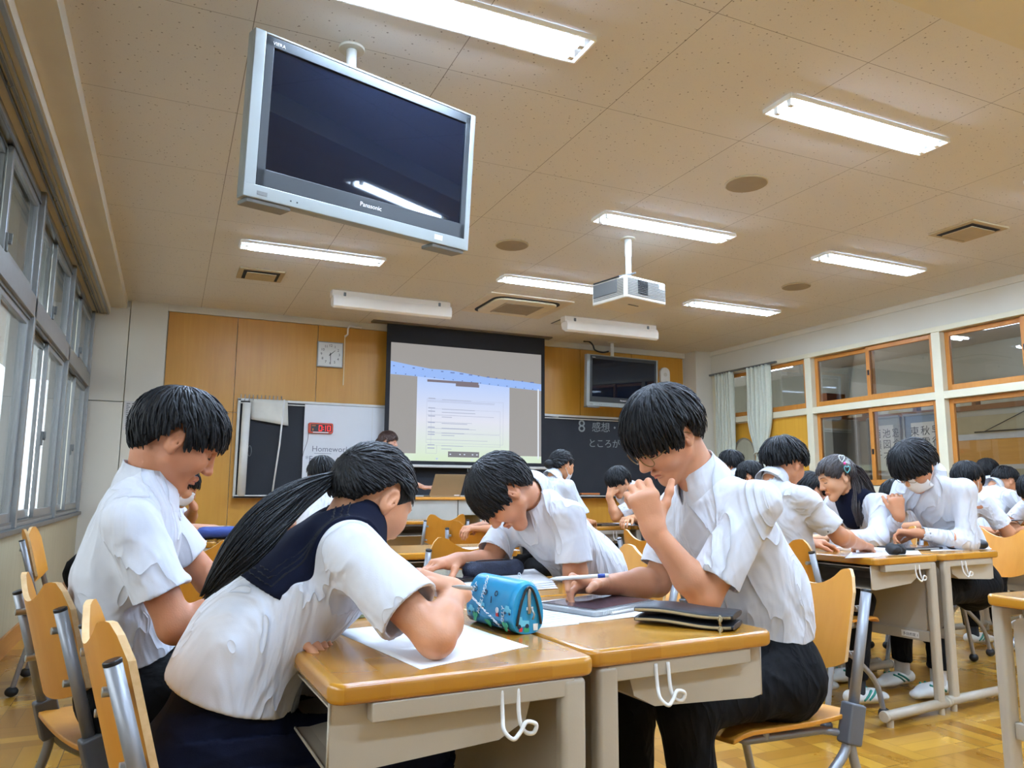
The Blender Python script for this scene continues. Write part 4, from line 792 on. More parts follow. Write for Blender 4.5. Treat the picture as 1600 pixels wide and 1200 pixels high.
# ------------------------------------------------------------------ people: signed distance fields turned into smooth meshes
def nrm(v): v = np.asarray(v, float); return v/(np.linalg.norm(v)+1e-12)
class Field:
    def __init__(s, lo, hi, h):
        s.h = h; s.lo = np.array(lo, float)-2*h; n = np.ceil((np.array(hi)+2*h-s.lo)/h).astype(int)+1; s.n = n
        s.g = np.full(n, .2, np.float32); s.ax = [(s.lo[i]+h*np.arange(n[i])).astype(np.float32) for i in range(3)]
    def blk(s, lo, hi):
        a = np.clip(np.floor((np.array(lo)-s.lo)/s.h).astype(int), 0, s.n); b = np.clip(np.ceil((np.array(hi)-s.lo)/s.h).astype(int)+1, 0, s.n)
        if (b <= a).any(): return None
        return tuple(slice(a[i], b[i]) for i in range(3))
    def put(s, lo, hi, fn, k=.01, mode='u'):
        m = k+3*s.h; sl = s.blk(np.array(lo)-m, np.array(hi)+m)
        if sl is None: return s
        X = s.ax[0][sl[0]][:, None, None]; Y = s.ax[1][sl[1]][None, :, None]; Z = s.ax[2][sl[2]][None, None, :]
        d = fn(X, Y, Z).astype(np.float32); o = s.g[sl]
        if mode == 'u':
            if k > 0: h = np.clip(.5+.5*(o-d)/k, 0, 1); r = o*(1-h)+d*h-k*h*(1-h)
            else: r = np.minimum(o, d)
        elif mode == 's':      # subtract
            d = -d
            if k > 0: h = np.clip(.5-.5*(o-d)/k, 0, 1); r = o*(1-h)+d*h+k*h*(1-h)
            else: r = np.maximum(o, d)
        s.g[sl] = r; return s
    def cone(s, a, b, ra, rb, k=.01, mode='u', side=None, flat=1.):
        """round cone a->b; side+flat squash it to an oval section (width along side, depth*flat)"""
        a = np.asarray(a, float); b = np.asarray(b, float); ab = b-a; L2 = ab@ab+1e-12; m = max(ra, rb)
        lo = np.minimum(a, b)-m; hi = np.maximum(a, b)+m
        if side is not None: nd = nrm(np.cross(ab if L2 > 1e-8 else V(0, 0, 1), side))
        def fn(X, Y, Z):
            dx, dy, dz = X-a[0], Y-a[1], Z-a[2]
            t = np.clip((dx*ab[0]+dy*ab[1]+dz*ab[2])/L2, 0, 1); qx, qy, qz = dx-t*ab[0], dy-t*ab[1], dz-t*ab[2]
            r = ra+(rb-ra)*t
            if side is None: return np.sqrt(qx*qx+qy*qy+qz*qz)-r
            c = qx*nd[0]+qy*nd[1]+qz*nd[2]; f = 1/flat-1
            qx, qy, qz = qx+c*nd[0]*f, qy+c*nd[1]*f, qz+c*nd[2]*f
            return (np.sqrt(qx*qx+qy*qy+qz*qz)-r)*(flat+(1-flat)*.35)
        return s.put(lo, hi, fn, k, mode)
    def ell(s, c, r, R=None, k=.01, mode='u'):
        c = np.asarray(c, float); r = np.asarray(r, float); R = np.eye(3) if R is None else np.asarray(R, float); m = r.max()
        def fn(X, Y, Z):
            dx, dy, dz = X-c[0], Y-c[1], Z-c[2]; q = [(dx*R[0, i]+dy*R[1, i]+dz*R[2, i]) for i in range(3)]
            k0 = np.sqrt(sum((q[i]/r[i])**2 for i in range(3))); k1 = np.sqrt(sum((q[i]/r[i]**2)**2 for i in range(3)))+1e-9
            return k0*(k0-1)/k1
        return s.put(c-m, c+m, fn, k, mode)
    def cut(s, p, n, k=.0, lo=None, hi=None):
        """remove everything on the +n side of the plane through p (inside a box)"""
        p = np.asarray(p, float); n = nrm(n)
        lo = s.lo if lo is None else lo; hi = s.lo+s.h*s.n if hi is None else hi
        return s.put(lo, hi, lambda X, Y, Z: -((X-p[0])*n[0]+(Y-p[1])*n[1]+(Z-p[2])*n[2]), k, 's')
    def mesh(s):
        g = s.g; inn = g < 0; n0, n1, n2 = g.shape
        cnt = sum(inn[i:n0-1+i, j:n1-1+j, k:n2-1+k].astype(np.int8) for i in (0, 1) for j in (0, 1) for k in (0, 1))
        act = (cnt > 0) & (cnt < 8); idx = np.argwhere(act)
        if not len(idx): return np.zeros((0, 3)), np.zeros((0, 4), int)
        vid = np.full(act.shape, -1, np.int64); vid[act] = np.arange(len(idx))
        acc = np.zeros((len(idx), 3)); num = np.zeros(len(idx)); I, J, K = idx.T
        cor = [(i, j, k) for i in (0, 1) for j in (0, 1) for k in (0, 1)]
        val = {c: g[I+c[0], J+c[1], K+c[2]].astype(float) for c in cor}
        for a in cor:
            for ax in range(3):
                if a[ax]: continue
                b = list(a); b[ax] = 1; b = tuple(b); va, vb = val[a], val[b]; m = (va < 0) != (vb < 0)
                t = np.where(m, va/np.where(m, va-vb, 1), 0); p = np.array(a, float)[None]+np.eye(3)[ax][None]*t[:, None]
                acc += p*m[:, None]; num += m
        Vv = (acc/num[:, None]+idx)*s.h+s.lo; F = []
        for ax in range(3):
            sl0 = [slice(None)]*3; sl1 = [slice(None)]*3; sl0[ax] = slice(0, -1); sl1[ax] = slice(1, None)
            A, B = inn[tuple(sl0)], inn[tuple(sl1)]; ch = np.argwhere(A != B); u, v = (ax+1) % 3, (ax+2) % 3
            ok = (ch[:, u] > 0) & (ch[:, v] > 0) & (ch[:, u] < g.shape[u]-1) & (ch[:, v] < g.shape[v]-1); ch = ch[ok]
            if not len(ch): continue
            e = np.eye(3, dtype=int); q = [vid[tuple((ch-du*e[u]-dv*e[v]).T)] for du, dv in ((1, 1), (0, 1), (0, 0), (1, 0))]
            q = np.stack(q, 1); fl = A[tuple(ch.T)]; q[~fl] = q[~fl][:, ::-1]; F.append(q)
        return Vv, np.concatenate(F)
def nbr_smooth(Vv, F, it=1, lam=.5):
    n = len(Vv)
    e = np.concatenate([F[:, [0, 1]], F[:, [1, 2]], F[:, [2, 3]], F[:, [3, 0]]]); 
    for _ in range(it):
        acc = np.zeros_like(Vv); c = np.zeros(n)
        for a, b in ((0, 1), (1, 0)):
            for d in range(3): acc[:, d] += np.bincount(e[:, a], Vv[e[:, b], d], n)
            c += np.bincount(e[:, a], minlength=n)
        Vv = Vv*(1-lam)+lam*acc/np.maximum(c, 1)[:, None]
    return Vv
def vnormals(Vv, F):
    fn = np.cross(Vv[F[:, 2]]-Vv[F[:, 0]], Vv[F[:, 3]]-Vv[F[:, 1]]); n = np.zeros_like(Vv)
    for k in range(4):
        for d in range(3): n[:, d] += np.bincount(F[:, k], fn[:, d], len(Vv))
    return n/(np.linalg.norm(n, axis=1)[:, None]+1e-12)
def mkmesh(name, parts, m, parent=None):
    """parts: list of (V,F quads)"""
    VV, FF, o = [], [], 0
    for v, f in parts:
        if len(v): VV.append(v); FF.append(f+o); o += len(v)
    VV = np.concatenate(VV); FF = np.concatenate(FF); me = bpy.data.meshes.new(name)
    me.vertices.add(len(VV)); me.vertices.foreach_set('co', VV.astype(np.float32).ravel())
    me.loops.add(len(FF)*4); me.loops.foreach_set('vertex_index', FF.astype(np.int32).ravel())
    me.polygons.add(len(FF)); me.polygons.foreach_set('loop_start', np.arange(0, len(FF)*4, 4, dtype=np.int32)); me.polygons.foreach_set('loop_total', np.full(len(FF), 4, np.int32))
    me.polygons.foreach_set('use_smooth', np.ones(len(FF), bool)); me.update(calc_edges=True); me.validate()
    ob = bpy.data.objects.new(name, me); COL.objects.link(ob); me.materials.append(m)
    if parent: ob.parent = parent
    return ob
def wrinkle(Vv, Nn, amp, seed, dirs, freq=19.):
    """long soft folds: a few warped ridges running across the given directions"""
    r = np.random.RandomState(seed); d = np.zeros(len(Vv))
    wx = .035*np.sin(Vv@(r.randn(3)*9)+r.rand()*6)+.02*np.sin(Vv@(r.randn(3)*21)+r.rand()*6)
    for i, q in enumerate(dirs):
        q = nrm(q)
        for f, a in ((freq*.55, 1.), (freq, .7), (freq*1.9, .35)):
            qq = nrm(q+.35*r.randn(3)); t = Vv@qq*f+wx*f*1.3+r.rand()*7
            ridge = (1-np.abs(np.sin(t)))**2.2
            mask = np.clip(.5+.9*np.sin(Vv@(r.randn(3)*8)+r.rand()*7), 0, 1)
            d += a*ridge*mask
    d = d/len(dirs)-.45
    return Vv+Nn*(amp*d)[:, None]

def hand(F, wr, d, n, curls=(.5, .5, .5, .5), thumb=(.5, .6), side=1, sc=1., spread=.10, bend=None, k=.006):
    """wr wrist, d direction of the palm, n = direction the palm faces, side=+1: thumb lies along cross(d,n)*side"""
    d = nrm(d); n = nrm(np.asarray(n)-d*(np.dot(n, d))); s_ = np.cross(d, n)*side; wr = np.asarray(wr, float)
    pl = .085*sc
    for u, w0, w1 in ((.30, .016, .0135), (.10, .0165, .0145), (-.12, .016, .014), (-.33, .0145, .0125)):
        F.cone(wr+s_*.035*u*sc+d*.008, wr+d*pl*(1-.10*abs(u+.05))+s_*.082*u*sc, w0*sc, w1*sc, .014)
    F.cone(wr+s_*.012*sc+d*.01, wr+d*.05*sc+s_*.026*sc+n*.008*sc, .016*sc, .014*sc, .014)      # thumb mound
    F.cone(wr-d*.012, wr+d*.012, .0235*sc, .024*sc, .014, side=s_, flat=.72)
    L = ((.045, .026, .022), (.050, .030, .023), (.047, .028, .022), (.036, .021, .019)); R_ = (.0088, .0090, .0086, .0076)
    U = (.33, .11, -.11, -.32); SP = (1., .25, -.45, -1.2); ends = []
    for i in range(4):
        base = wr+d*pl*(1-.10*abs(U[i]+.05))*.96+s_*.088*U[i]*sc; a = 0.; dd = nrm(d+s_*SP[i]*spread); p = base
        c = curls[i]
        cs = c if hasattr(c, '__len__') else (c*.9, c*1.1, c*.7)
        for j in range(3):
            a += cs[j]; v = dd*math.cos(a)+n*math.sin(a); q = p+v*L[i][j]*sc
            F.cone(p, q, R_[i]*sc*(1-.07*j), R_[i]*sc*(1-.07*(j+1)), k if j else .009); p = q
        ends.append(p)
    th0 = wr+d*.020*sc+s_*.024*sc+n*.006*sc; a, b = thumb; v = nrm(d*math.cos(a)+s_*math.sin(a)+n*.35*b); p = th0
    for j, Lj in enumerate((.040, .032, .026)):
        q = p+v*Lj*sc; F.cone(p, q, (.0125, .0108, .0098)[j]*sc, (.0108, .0098, .0084)[j]*sc, .008); p = q
        v = nrm(v*math.cos(.35*b)+(n*.8-s_*.6)*math.sin(.35*b))
    ends.append(p)
    return ends

# hairline height (head frame, z up) against azimuth: 0 = front, 180 = back
HL = {'boy': ([0, 35, 60, 78, 92, 105, 125, 150, 180], [.024, .020, .004, -.030, .026, .032, -.030, -.078, -.085]),
      'short': ([0, 35, 60, 78, 92, 105, 125, 150, 180], [.040, .036, .018, -.012, .012, .018, -.020, -.050, -.058]),
      'girl': ([0, 30, 55, 78, 92, 105, 125, 150, 180], [.040, .034, .010, -.020, .022, .030, -.020, -.055, -.06]),
      'bowl': ([0, 35, 60, 78, 92, 105, 125, 150, 180], [.006, .002, -.010, -.028, .014, .024, -.045, -.078, -.085])}
def head_frame(fwd, up): f = nrm(fwd); r = nrm(np.cross(f, up)); return np.array([r, f, np.cross(r, f)]).T     # columns x right, y forward, z up
def build_head(F, C, R, sc=1., female=False, open_=0.):
    P = lambda x, y, z: C+R@(V(x, y, z)*sc); E = lambda c, r, k=.012, m='u', Q=None: F.ell(P(*c), V(*r)*sc, R if Q is None else R@Q, k, m)
    K = lambda a, b, ra, rb, k=.01, m='u', **q: F.cone(P(*a), P(*b), ra*sc, rb*sc, k, m, **q)
    E((0, -.012, .022), (.074, .092, .088)); E((0, .022, -.005), (.069, .068, .078), .02)
    K((0, .036, -.030), (0, .058, -.098), .056, .020 if female else .024, .03, side=R[:, 0], flat=.75)
    K((-.050, .004, -.055), (-.012, .064, -.100), .018, .014, .03); K((.050, .004, -.055), (.012, .064, -.100), .018, .014, .03)      # jaw
    E((0, .069, -.101), (.018, .014, .013), .015)                                                                                    # chin
    for s in (-1, 1):
        E((s*.040, .058, -.030), (.024, .022, .024), .03)                  # cheek
        K((s*.012, .085, .020), (s*.044, .070, .020), .009, .008, .014)     # brow
        E((s*.032, .088, .001), (.020, .014, .011), .012, 's')              # socket
        E((s*.031, .070, .001), (.0150, .0135, .0125), .004)                # lidded eye
        K((s*.018, .084, -.0055), (s*.044, .075, -.005), .0022, .002, .004) # lid line
        E((s*.0125, .096, -.037), (.0085, .0085, .0070), .006)              # nostril wing
        E((s*.007, .100, -.0435), (.0040, .0035, .0030), .003, 's')
    K((0, .086, .010), (0, .104, -.030), .0085, .0105, .012); E((0, .106, -.033), (.0105, .0095, .0085), .008)
    K((-.018, .083, -.064), (0, .0915, -.0615), .0042, .0058, .006); K((.018, .083, -.064), (0, .0915, -.0615), .0042, .0058, .006)
    K((-.015, .082, -.0725), (.015, .082, -.0725), .0045, .0045, .006); E((0, .088, -.0735), (.013, .0065, .0060), .006)
    K((-.020, .0870, -.0705), (0, .0895, -.0672), .0013, .0013, .002, 's'); K((0, .0895, -.0672), (.020, .0870, -.0705), .0013, .0013, .002, 's')
    for s in (-1, 1):                                                       # ears
        q = Euler((0, 0, -s*.35)).to_matrix(); Q = np.array(q)@np.array(Euler((-.15, 0, 0)).to_matrix())
        E((s*.078, -.012, -.010), (.009, .019, .031), .006, Q=Q); E((s*.076, -.006, -.034), (.006, .009, .010), .006, Q=Q)
        E((s*.087, -.010, -.006), (.0065, .0115, .020), .004, 's', Q); E((s*.078, .000, -.014), (.006, .005, .006), .003, 's')
        K((s*.083, -.004, .002), (s*.084, -.010, -.022), .0022, .0022, .004)
    return P
def hair_mesh(C, R, sc, kind, seed, n=420, width=.007, vol=.013, whorl=(0, -.45, .9), wild=.0, cap_h=.005, tail=None, droop=(0, 0, -1), ovs=1.):
    """cap plus overlapping locks combed out from the whorl"""
    rs = np.random.RandomState(seed); az, hz = HL[kind]
    cen = V(0, -.010, .016); rad = V(.077, .098, .092)+vol
    def line(x, y): return np.interp(np.degrees(np.abs(np.arctan2(x, y))), az, hz)
    m = .14*sc; G = Field(-V(m, m, m), V(m, m, m), cap_h*sc)
    G.ell(cen*sc, (rad-.004)*sc, None, 0)
    def fn(X, Y, Z):
        a = np.degrees(np.abs(np.arctan2(X, Y+.0*sc))); h = np.interp(a, az, hz)*sc; return -(Z+0*X+0*Y-h)*.8*-1
    G.put(-V(m, m, m), V(m, m, m), lambda X, Y, Z: (Z+0*X+0*Y)-np.interp(np.degrees(np.abs(np.arctan2(X, Y)))+0*Z, az, hz)*sc-.010*sc, .006*sc, 's')
    cv, cf = G.mesh(); cv = nbr_smooth(cv, cf, 2); parts = [(C+cv@R.T, cf)]
    w = nrm(V(*whorl)); e1 = nrm(np.cross(w, V(1, 0, 0))); e2 = np.cross(w, e1); dg = R.T@nrm(V(*droop))
    if tail is not None: tp = R.T@(V(*tail)-C)/sc
    VV = []; FF = []; off = 0; SEG, NS = 9, 5
    for i in range(n):
        ph = 2*math.pi*(i*.6180339)+rs.randn()*.05; t0 = rs.choice([.03, .25, .5, .8, 1.1], p=[.3, .2, .2, .15, .15])+rs.rand()*.2
        L = .85+rs.rand()*.35; pts = []; ovh = (.0012+.0042*rs.rand()**2)*ovs; swirl = .35*rs.randn()*.4+.22
        lift = (rs.rand()**2)*(.006+wild); Wd = width*(.7+.7*rs.rand()); hit = False; hj = 99; t = t0; st = L/SEG; p = None
        for j in range(SEG+1):
            if not hit:
                p_ = ph+swirl*(t-t0); d = math.cos(t)*w+math.sin(t)*(math.cos(p_)*e1+math.sin(p_)*e2)
                q = cen+d*(rad+lift*(j/SEG)+.0015*math.sin(j*1.3+i))
                if tail is not None: pass
                edge = line(q[0], q[1])
                if q[2] < edge+.004 and j > 0:
                    hit = True; hj = j; dirn = nrm(q-p) if p is not None else dg
                    rem = rs.rand()*.5+.35
                    dirn = nrm(dirn+dg*.25+rs.randn(3)*.10)
                    q = p+dirn*.006*rem
                p = q
            else:
                dirn = nrm(dirn+dg*.15); p = p+dirn*ovh
            pts.append(p.copy()); t += st
        if hj < 3: continue
        pts = np.array(pts); prof = np.sin(np.clip(np.linspace(.16, .97, SEG+1), 0, 1)*math.pi)**.6
        ring = []
        for j in range(SEG+1):
            tg = nrm(pts[min(j+1, SEG)]-pts[max(j-1, 0)]); o = nrm((pts[j]-cen)/rad**2); sd = nrm(np.cross(tg, o)); o2 = np.cross(sd, tg)
            for k_ in range(NS):
                a = 2*math.pi*k_/NS; ring.append(pts[j]+sd*math.cos(a)*Wd*prof[j]+o2*math.sin(a)*Wd*.42*prof[j])
        VV.append(np.array(ring))
        f = [(off+j*NS+k_, off+j*NS+(k_+1) % NS, off+(j+1)*NS+(k_+1) % NS, off+(j+1)*NS+k_) for j in range(SEG) for k_ in range(NS)]; FF += f; off += (SEG+1)*NS
    lv = np.concatenate(VV)*sc; parts.append((C+lv@R.T, np.array(FF))); return parts
def strands(paths, n, r0, spread, seed, SEG=26, NS=5, wd=.0035):
    """a bundle of thin strands along a guide path; spread = half width along the path"""
    rs = np.random.RandomState(seed); G = np.array(curve(paths, 8)); VV = []; FF = []; off = 0
    idx = np.linspace(0, len(G)-1, SEG+1); G = np.array([[np.interp(t, np.arange(len(G)), G[:, d]) for d in range(3)] for t in idx])
    T = np.gradient(G, axis=0); T /= np.linalg.norm(T, axis=1)[:, None]; sp = np.interp(np.linspace(0, 1, SEG+1), np.linspace(0, 1, len(spread)), spread)
    for i in range(n):
        a = rs.rand()*2*math.pi; q = math.sqrt(rs.rand()); end = .80+.2*rs.rand(); ring = []; ph = rs.rand(4)*6
        for j in range(SEG+1):
            u = j/SEG*end; jj = u*SEG; c = np.array([np.interp(jj, np.arange(SEG+1), G[:, d]) for d in range(3)]); t = nrm(T[min(int(jj), SEG)])
            n1 = nrm(np.cross(t, V(0.2, 1, .3))); n2 = np.cross(t, n1); s_ = np.interp(jj, np.arange(SEG+1), sp)
            p = c+n1*s_*q*math.cos(a+.25*math.sin(u*5+ph[0]))+n2*s_*.75*q*math.sin(a+.25*math.sin(u*4+ph[1]))
            w_ = wd*(.9 if 0 < j < SEG-1 else .3)
            for k_ in range(NS): b = 2*math.pi*k_/NS; ring.append(p+(n1*math.cos(b)+n2*math.sin(b))*w_)
        VV.append(np.array(ring)); FF += [(off+j*NS+k_, off+j*NS+(k_+1) % NS, off+(j+1)*NS+(k_+1) % NS, off+(j+1)*NS+k_) for j in range(SEG) for k_ in range(NS)]; off += (SEG+1)*NS
    return np.concatenate(VV), np.array(FF)

def skin_mat(name, rgb):
    rgb = (rgb[0]*.95, rgb[1]*.90, rgb[2]*.86)
    return mat(name, rgb, .48, var=.07, nscale=14, bump=.06, bscale=260, sss=.10, spec=.4)
M_SHIRT = mat('white_cotton_shirt', (207, 209, 216), .75, var=.012, nscale=40, bump=.06, bscale=500, sheen=.1)
def creases(m, sc=5.5, st=.75, dist=.02):
    nt = m.node_tree; N = nt.nodes; L = nt.links; b = N['Principled BSDF']; tc = N.new('ShaderNodeTexCoord'); mp = N.new('ShaderNodeMapping'); mp.inputs['Scale'].default_value = (1, 1, .55); mp.inputs['Rotation'].default_value = (.5, .4, 0)
    L.new(tc.outputs['Object'], mp.inputs[0]); n = N.new('ShaderNodeTexNoise'); n.inputs['Scale'].default_value = sc; n.inputs['Detail'].default_value = 2.5; n.inputs['Distortion'].default_value = 1.6; L.new(mp.outputs[0], n.inputs[0])
    a = mth(N, L, 'ABSOLUTE', mth(N, L, 'SUBTRACT', n.outputs[0], .5)); a = mth(N, L, 'POWER', mth(N, L, 'MULTIPLY', a, 3.), .6)
    bu = N.new('ShaderNodeBump'); bu.inputs['Strength'].default_value = st; bu.inputs['Distance'].default_value = dist; bu.invert = True; L.new(a, bu.inputs['Height'])
    if b.inputs['Normal'].links: L.new(b.inputs['Normal'].links[0].from_socket, bu.inputs['Normal'])
    L.new(bu.outputs[0], b.inputs['Normal'])
creases(M_SHIRT)
M_TROU = mat('black_wool_trousers', (14, 14, 16), .85, var=.12, nscale=60, bump=.10, bscale=500, spec=.15)
creases(M_TROU, 8., .5, .012)
M_NAVY = mat('navy_sailor_collar', (13, 17, 34), .9, var=.10, nscale=60, bump=.08, bscale=500, spec=.12)
def hair_mat():
    m = mat('black_hair', (10, 10, 12), .46, var=.5, nscale=90, bump=.3, bscale=160, stretch=(1, 1, .25), spec=.22); return m
M_HAIR = hair_mat(); M_HAIRB = mat('dark_brown_hair', (38, 27, 23), .36, var=.4, nscale=90, bump=.3, bscale=160)
M_MASK = mat('white_face_mask', (226, 224, 222), .85, var=.02, bump=.05, bscale=300)
M_SHOE = mat('white_indoor_shoe', (222, 222, 216), .5, var=.03); M_TEAL = mat('teal_shoe_stripe', (40, 130, 112), .5); M_SOCK = mat('dark_grey_sock', (44, 48, 54), .9, bump=.2, bscale=300)
M_SOCKW = mat('white_sock', (206, 202, 196), .9, bump=.2, bscale=300); M_BELT = mat('black_belt', (14, 14, 15), .4)

def person(lab, J, res=1., skin=(206, 152, 116), hair='boy', sleeve='short', top='shirt', face=True, female=False, mask=False, glasses=None, seed=1, legs=True, hand_L=None, hand_R=None,
           nlocks=420, group=None, hairmat=None, extra=None, wr=1., cloth_amp=.017, shoes=True, ties=None, headsc=1., hairkw=None, hairl=None, skirt=False, pieces=None, tshirt=None, vol=.013, collar=True, girth=1.):
    """J: joints in world space. pel, waist, chest (between the shoulders, low neck), neck, head, hf (face direction), hu (head up), fs (torso facing)"""
    root = empty('person', (0, 0, 0)); tag(root, lab, 'person', group)
    J = {k: np.asarray(v, float) for k, v in J.items()}
    pel, ch, nk, hd = J['pel'], J['chest'], J['neck'], J['head']; up = nrm(ch-pel)
    fs = nrm(J['fs']-up*(J['fs']@up)); sd = nrm(np.cross(fs, up))           # sd = the person's right
    sw = J.get('sw', np.array(.185))*1.; sR, sL = J.get('sR', ch+sd*sw-up*.03), J.get('sL', ch-sd*sw-up*.03)
    waist = J.get('waist', (pel+ch)/2-fs*.0); wd = nrm(waist-pel); R = head_frame(J['hf'], J['hu']); msk = skin_mat('skin_%d_%d_%d' % skin, skin)
    arms = [(sR, J.get('eR'), J.get('wR'), hand_R, 1), (sL, J.get('eL'), J.get('wL'), hand_L, -1)]
    hipR, hipL = pel+sd*.085-up*.01, pel-sd*.085-up*.01
    lg = [(hipR, J.get('kR'), J.get('aR')), (hipL, J.get('kL'), J.get('aL'))]
    # ---- skin
    parts = []
    h1 = .0022*res if res <= 1.2 else .0045*res*.75
    F = Field(hd-.15*headsc, hd+.15*headsc, h1); build_head(F, hd, R, headsc, female)
    nb = hd+R@V(0, -.028, -.065)*headsc; F.cone(nb+(nb-nk)*0, nk, .050*headsc if not female else .044, .056 if not female else .048, .02)
    v, f = F.mesh(); parts.append((nbr_smooth(v, f, 1 if res > 1.2 else 2, .45), f))
    # torso and legs under the clothes, coarse
    hb = .012; pts = [p for p in (pel, ch, nk, sR, sL, hipR, hipL, *[q for l in lg for q in l[1:] if q is not None]) if p is not None]
    B = Field(np.min(pts, 0)-.16, np.max(pts, 0)+.16, hb)
    B.cone(pel, waist, .135*girth, .115*girth, .03, side=sd, flat=.66).cone(waist, ch-up*.10, .115*girth, .135*girth, .03, side=sd, flat=.66).cone(sR-up*.02, sL-up*.02, .042, .042, .04).cone(ch-up*.03, nk, .055, .050, .04).cone(nk, nb, .048, .044, .02)
    if legs:
        for h_, k_, a_ in lg:
            if k_ is None: continue
            B.cone(h_, k_, .070, .048, .04)
            if a_ is not None: B.cone(k_, a_, .045, .032, .02)
    v, f = B.mesh(); parts.append((nbr_smooth(v, f, 2), f))
    tips = {}
    for s_, e_, w_, hsp, sg in arms:
        if e_ is None: continue
        P_ = [s_, e_]+([w_] if w_ is not None else []); ha = .0026*res if res <= 1.2 else .005
        A = Field(np.min(P_, 0)-.20, np.max(P_, 0)+.20, ha); fr = .88 if female else 1.
        A.cone(s_, e_, .044*fr, .036*fr, .01)
        if w_ is not None:
            A.cone(e_, e_+(w_-e_)*.30, .036*fr, .039*fr, .02).cone(e_+(w_-e_)*.30, w_, .039*fr, .0245*fr, .02, )
            if hsp is not None:
                q = dict(hsp); d_ = q.pop('d', w_-e_); n_ = q.pop('n', V(0, 0, -1)); q.setdefault('sc', .93 if female else 1.); tips[sg] = hand(A, w_, d_, n_, side=q.pop('side', sg), **q)
        v, f = A.mesh(); parts.append((nbr_smooth(v, f, 1, .45), f))
    if shoes and legs:
        pass
    mkmesh('body', parts, msk, root)
    # ---- upper garment
    cl = .0045*res if res <= 1.2 else .008; P_ = [pel, ch, sR, sL]+[a[1] for a in arms if a[1] is not None]+[a[2] for a in arms if a[2] is not None and sleeve == 'long']
    G = Field(np.min(P_, 0)-.20, np.max(P_, 0)+.20, cl); g_ = girth
    hem = pel+wd*float(J.get('hem', .085)); G.cone(hem-wd*.04, waist, float(J.get('hr', .150))*g_, .140*g_, .03, side=sd, flat=.78).cone(waist, ch-up*.11, .140*g_, .150*g_, .05, side=sd, flat=.74)
    G.cone(ch-up*.13-fs*.015, ch-up*.04, .140*g_, .085, .05, side=sd, flat=.62)
    G.cone(sR, ch-up*.01+sd*.05, .046, .054, .04).cone(sL, ch-up*.01-sd*.05, .046, .054, .04)
    G.cone(ch-up*.05, nk, .076, .057, .04, side=sd, flat=.85)
    cuts = []
    for s_, e_, w_, hsp, sg in arms:
        if e_ is None: continue
        if sleeve == 'short':
            c = s_+(e_-s_)*J.get('sl', np.array(.80)); dr = nrm(e_-s_); G.cone(s_, c, .051, .066, .04); cuts.append((c-dr*.004, dr, c+dr*.065, .075, .052, s_))
        else:
            G.cone(s_, e_, .058, .055, .045).cone(e_, w_+(e_-w_)*.10, .055, .040, .03); dr = nrm(w_-e_); c = w_+(e_-w_)*.04; cuts.append((c, dr, c+dr*.05, .06, .030, e_))
    if extra: extra(G, locals())
    for c, dr, fa, rr, ri, s_ in cuts:
        G.put(fa-.10, fa+.10, (lambda X, Y, Z, c=c, dr=dr, rr=rr: np.maximum(-((X-c[0])*dr[0]+(Y-c[1])*dr[1]+(Z-c[2])*dr[2]), np.sqrt((X-c[0])**2+(Y-c[1])**2+(Z-c[2])**2)-rr-.03)), .002, 's')
        G.cone(c-dr*.030, c+dr*.03, ri, ri, .002, 's')
    G.cut(hem-wd*.012, -wd, .006, hem-.26, hem+.26)
    nbd = nrm(nb-nk); G.cone(nk-nbd*.005, nk+nbd*.09, .052, .060, .006, 's')
    v, f = G.mesh(); v = nbr_smooth(v, f, 2, .5)
    if cloth_amp:
        N_ = vnormals(v, f); dirs = [up+.6*sd, up-.5*fs, up*.8+fs*.6]; v = wrinkle(v, N_, cloth_amp*(.35 if top == 'sailor' else 1), seed, dirs); v = nbr_smooth(v, f, 1, .4)
    shirt = mkmesh('sailor_blouse' if top == 'sailor' else 'shirt', [(v, f)], tshirt or M_SHIRT, root)
    # ---- collar: folded band around the neck
    fr_ = nrm(fs-nbd*(fs@nbd)); rt = np.cross(fr_, nbd)
    if collar and top == 'shirt':
        K = MB()
        def band(a, b):
            t = (a-.5)*2*math.pi*.90; r0 = .057+.024*b; c_ = nk-nbd*.012+nbd*(.050-.062*b+(.010 if b < .05 else 0))-nbd*.028*abs(a-.5)*2
            if b > .5: c_ = c_-nbd*(.045*max(0, abs(a-.5)*2-.70)/.30)
            return c_+(-fr_*math.cos(t)+rt*math.sin(t))*(r0+.004*math.sin(b*3))-fr_*.004
        K.grid(band, 48, 8).build('collar', tshirt or M_SHIRT, shirt, smooth=True, solid=.0022)
        def stand(a, b):
            t = (a-.5)*2*math.pi*.94; return nk-nbd*.015+nbd*(.046*b)-nbd*.024*abs(a-.5)*2+(-fr_*math.cos(t)+rt*math.sin(t))*.0555-fr_*.004
        MB().grid(stand, 40, 4).build('collar_stand', tshirt or M_SHIRT, shirt, smooth=True, solid=.002)
    if top == 'sailor' and collar:
        K = Field(G.lo+2*G.h, G.lo+G.h*(G.n-3), G.h); K.g = G.g.copy(); K.lo = G.lo; K.n = G.n; K.ax = G.ax
        X = G.ax[0][:, None, None]-ch[0]; Y = G.ax[1][None, :, None]-ch[1]; Z = G.ax[2][None, None, :]-ch[2]
        a_ = X*sd[0]+Y*sd[1]+Z*sd[2]; b_ = X*up[0]+Y*up[1]+Z*up[2]; c_ = X*fs[0]+Y*fs[1]+Z*fs[2]
        cw_ = float(J.get('cw', .155)); cl_ = float(J.get('cl', .20)); aw = np.abs(a_)
        back = np.maximum(np.maximum(aw-cw_, -(b_+cl_)), c_-.0)
        front = np.maximum(np.maximum((aw-cw_*.85*(1+b_/.24))*.8, -(b_+.25)), -c_-.01); front = np.maximum(front, np.sqrt(a_*a_+b_*b_+c_*c_)-float(J.get('fr', .26)))
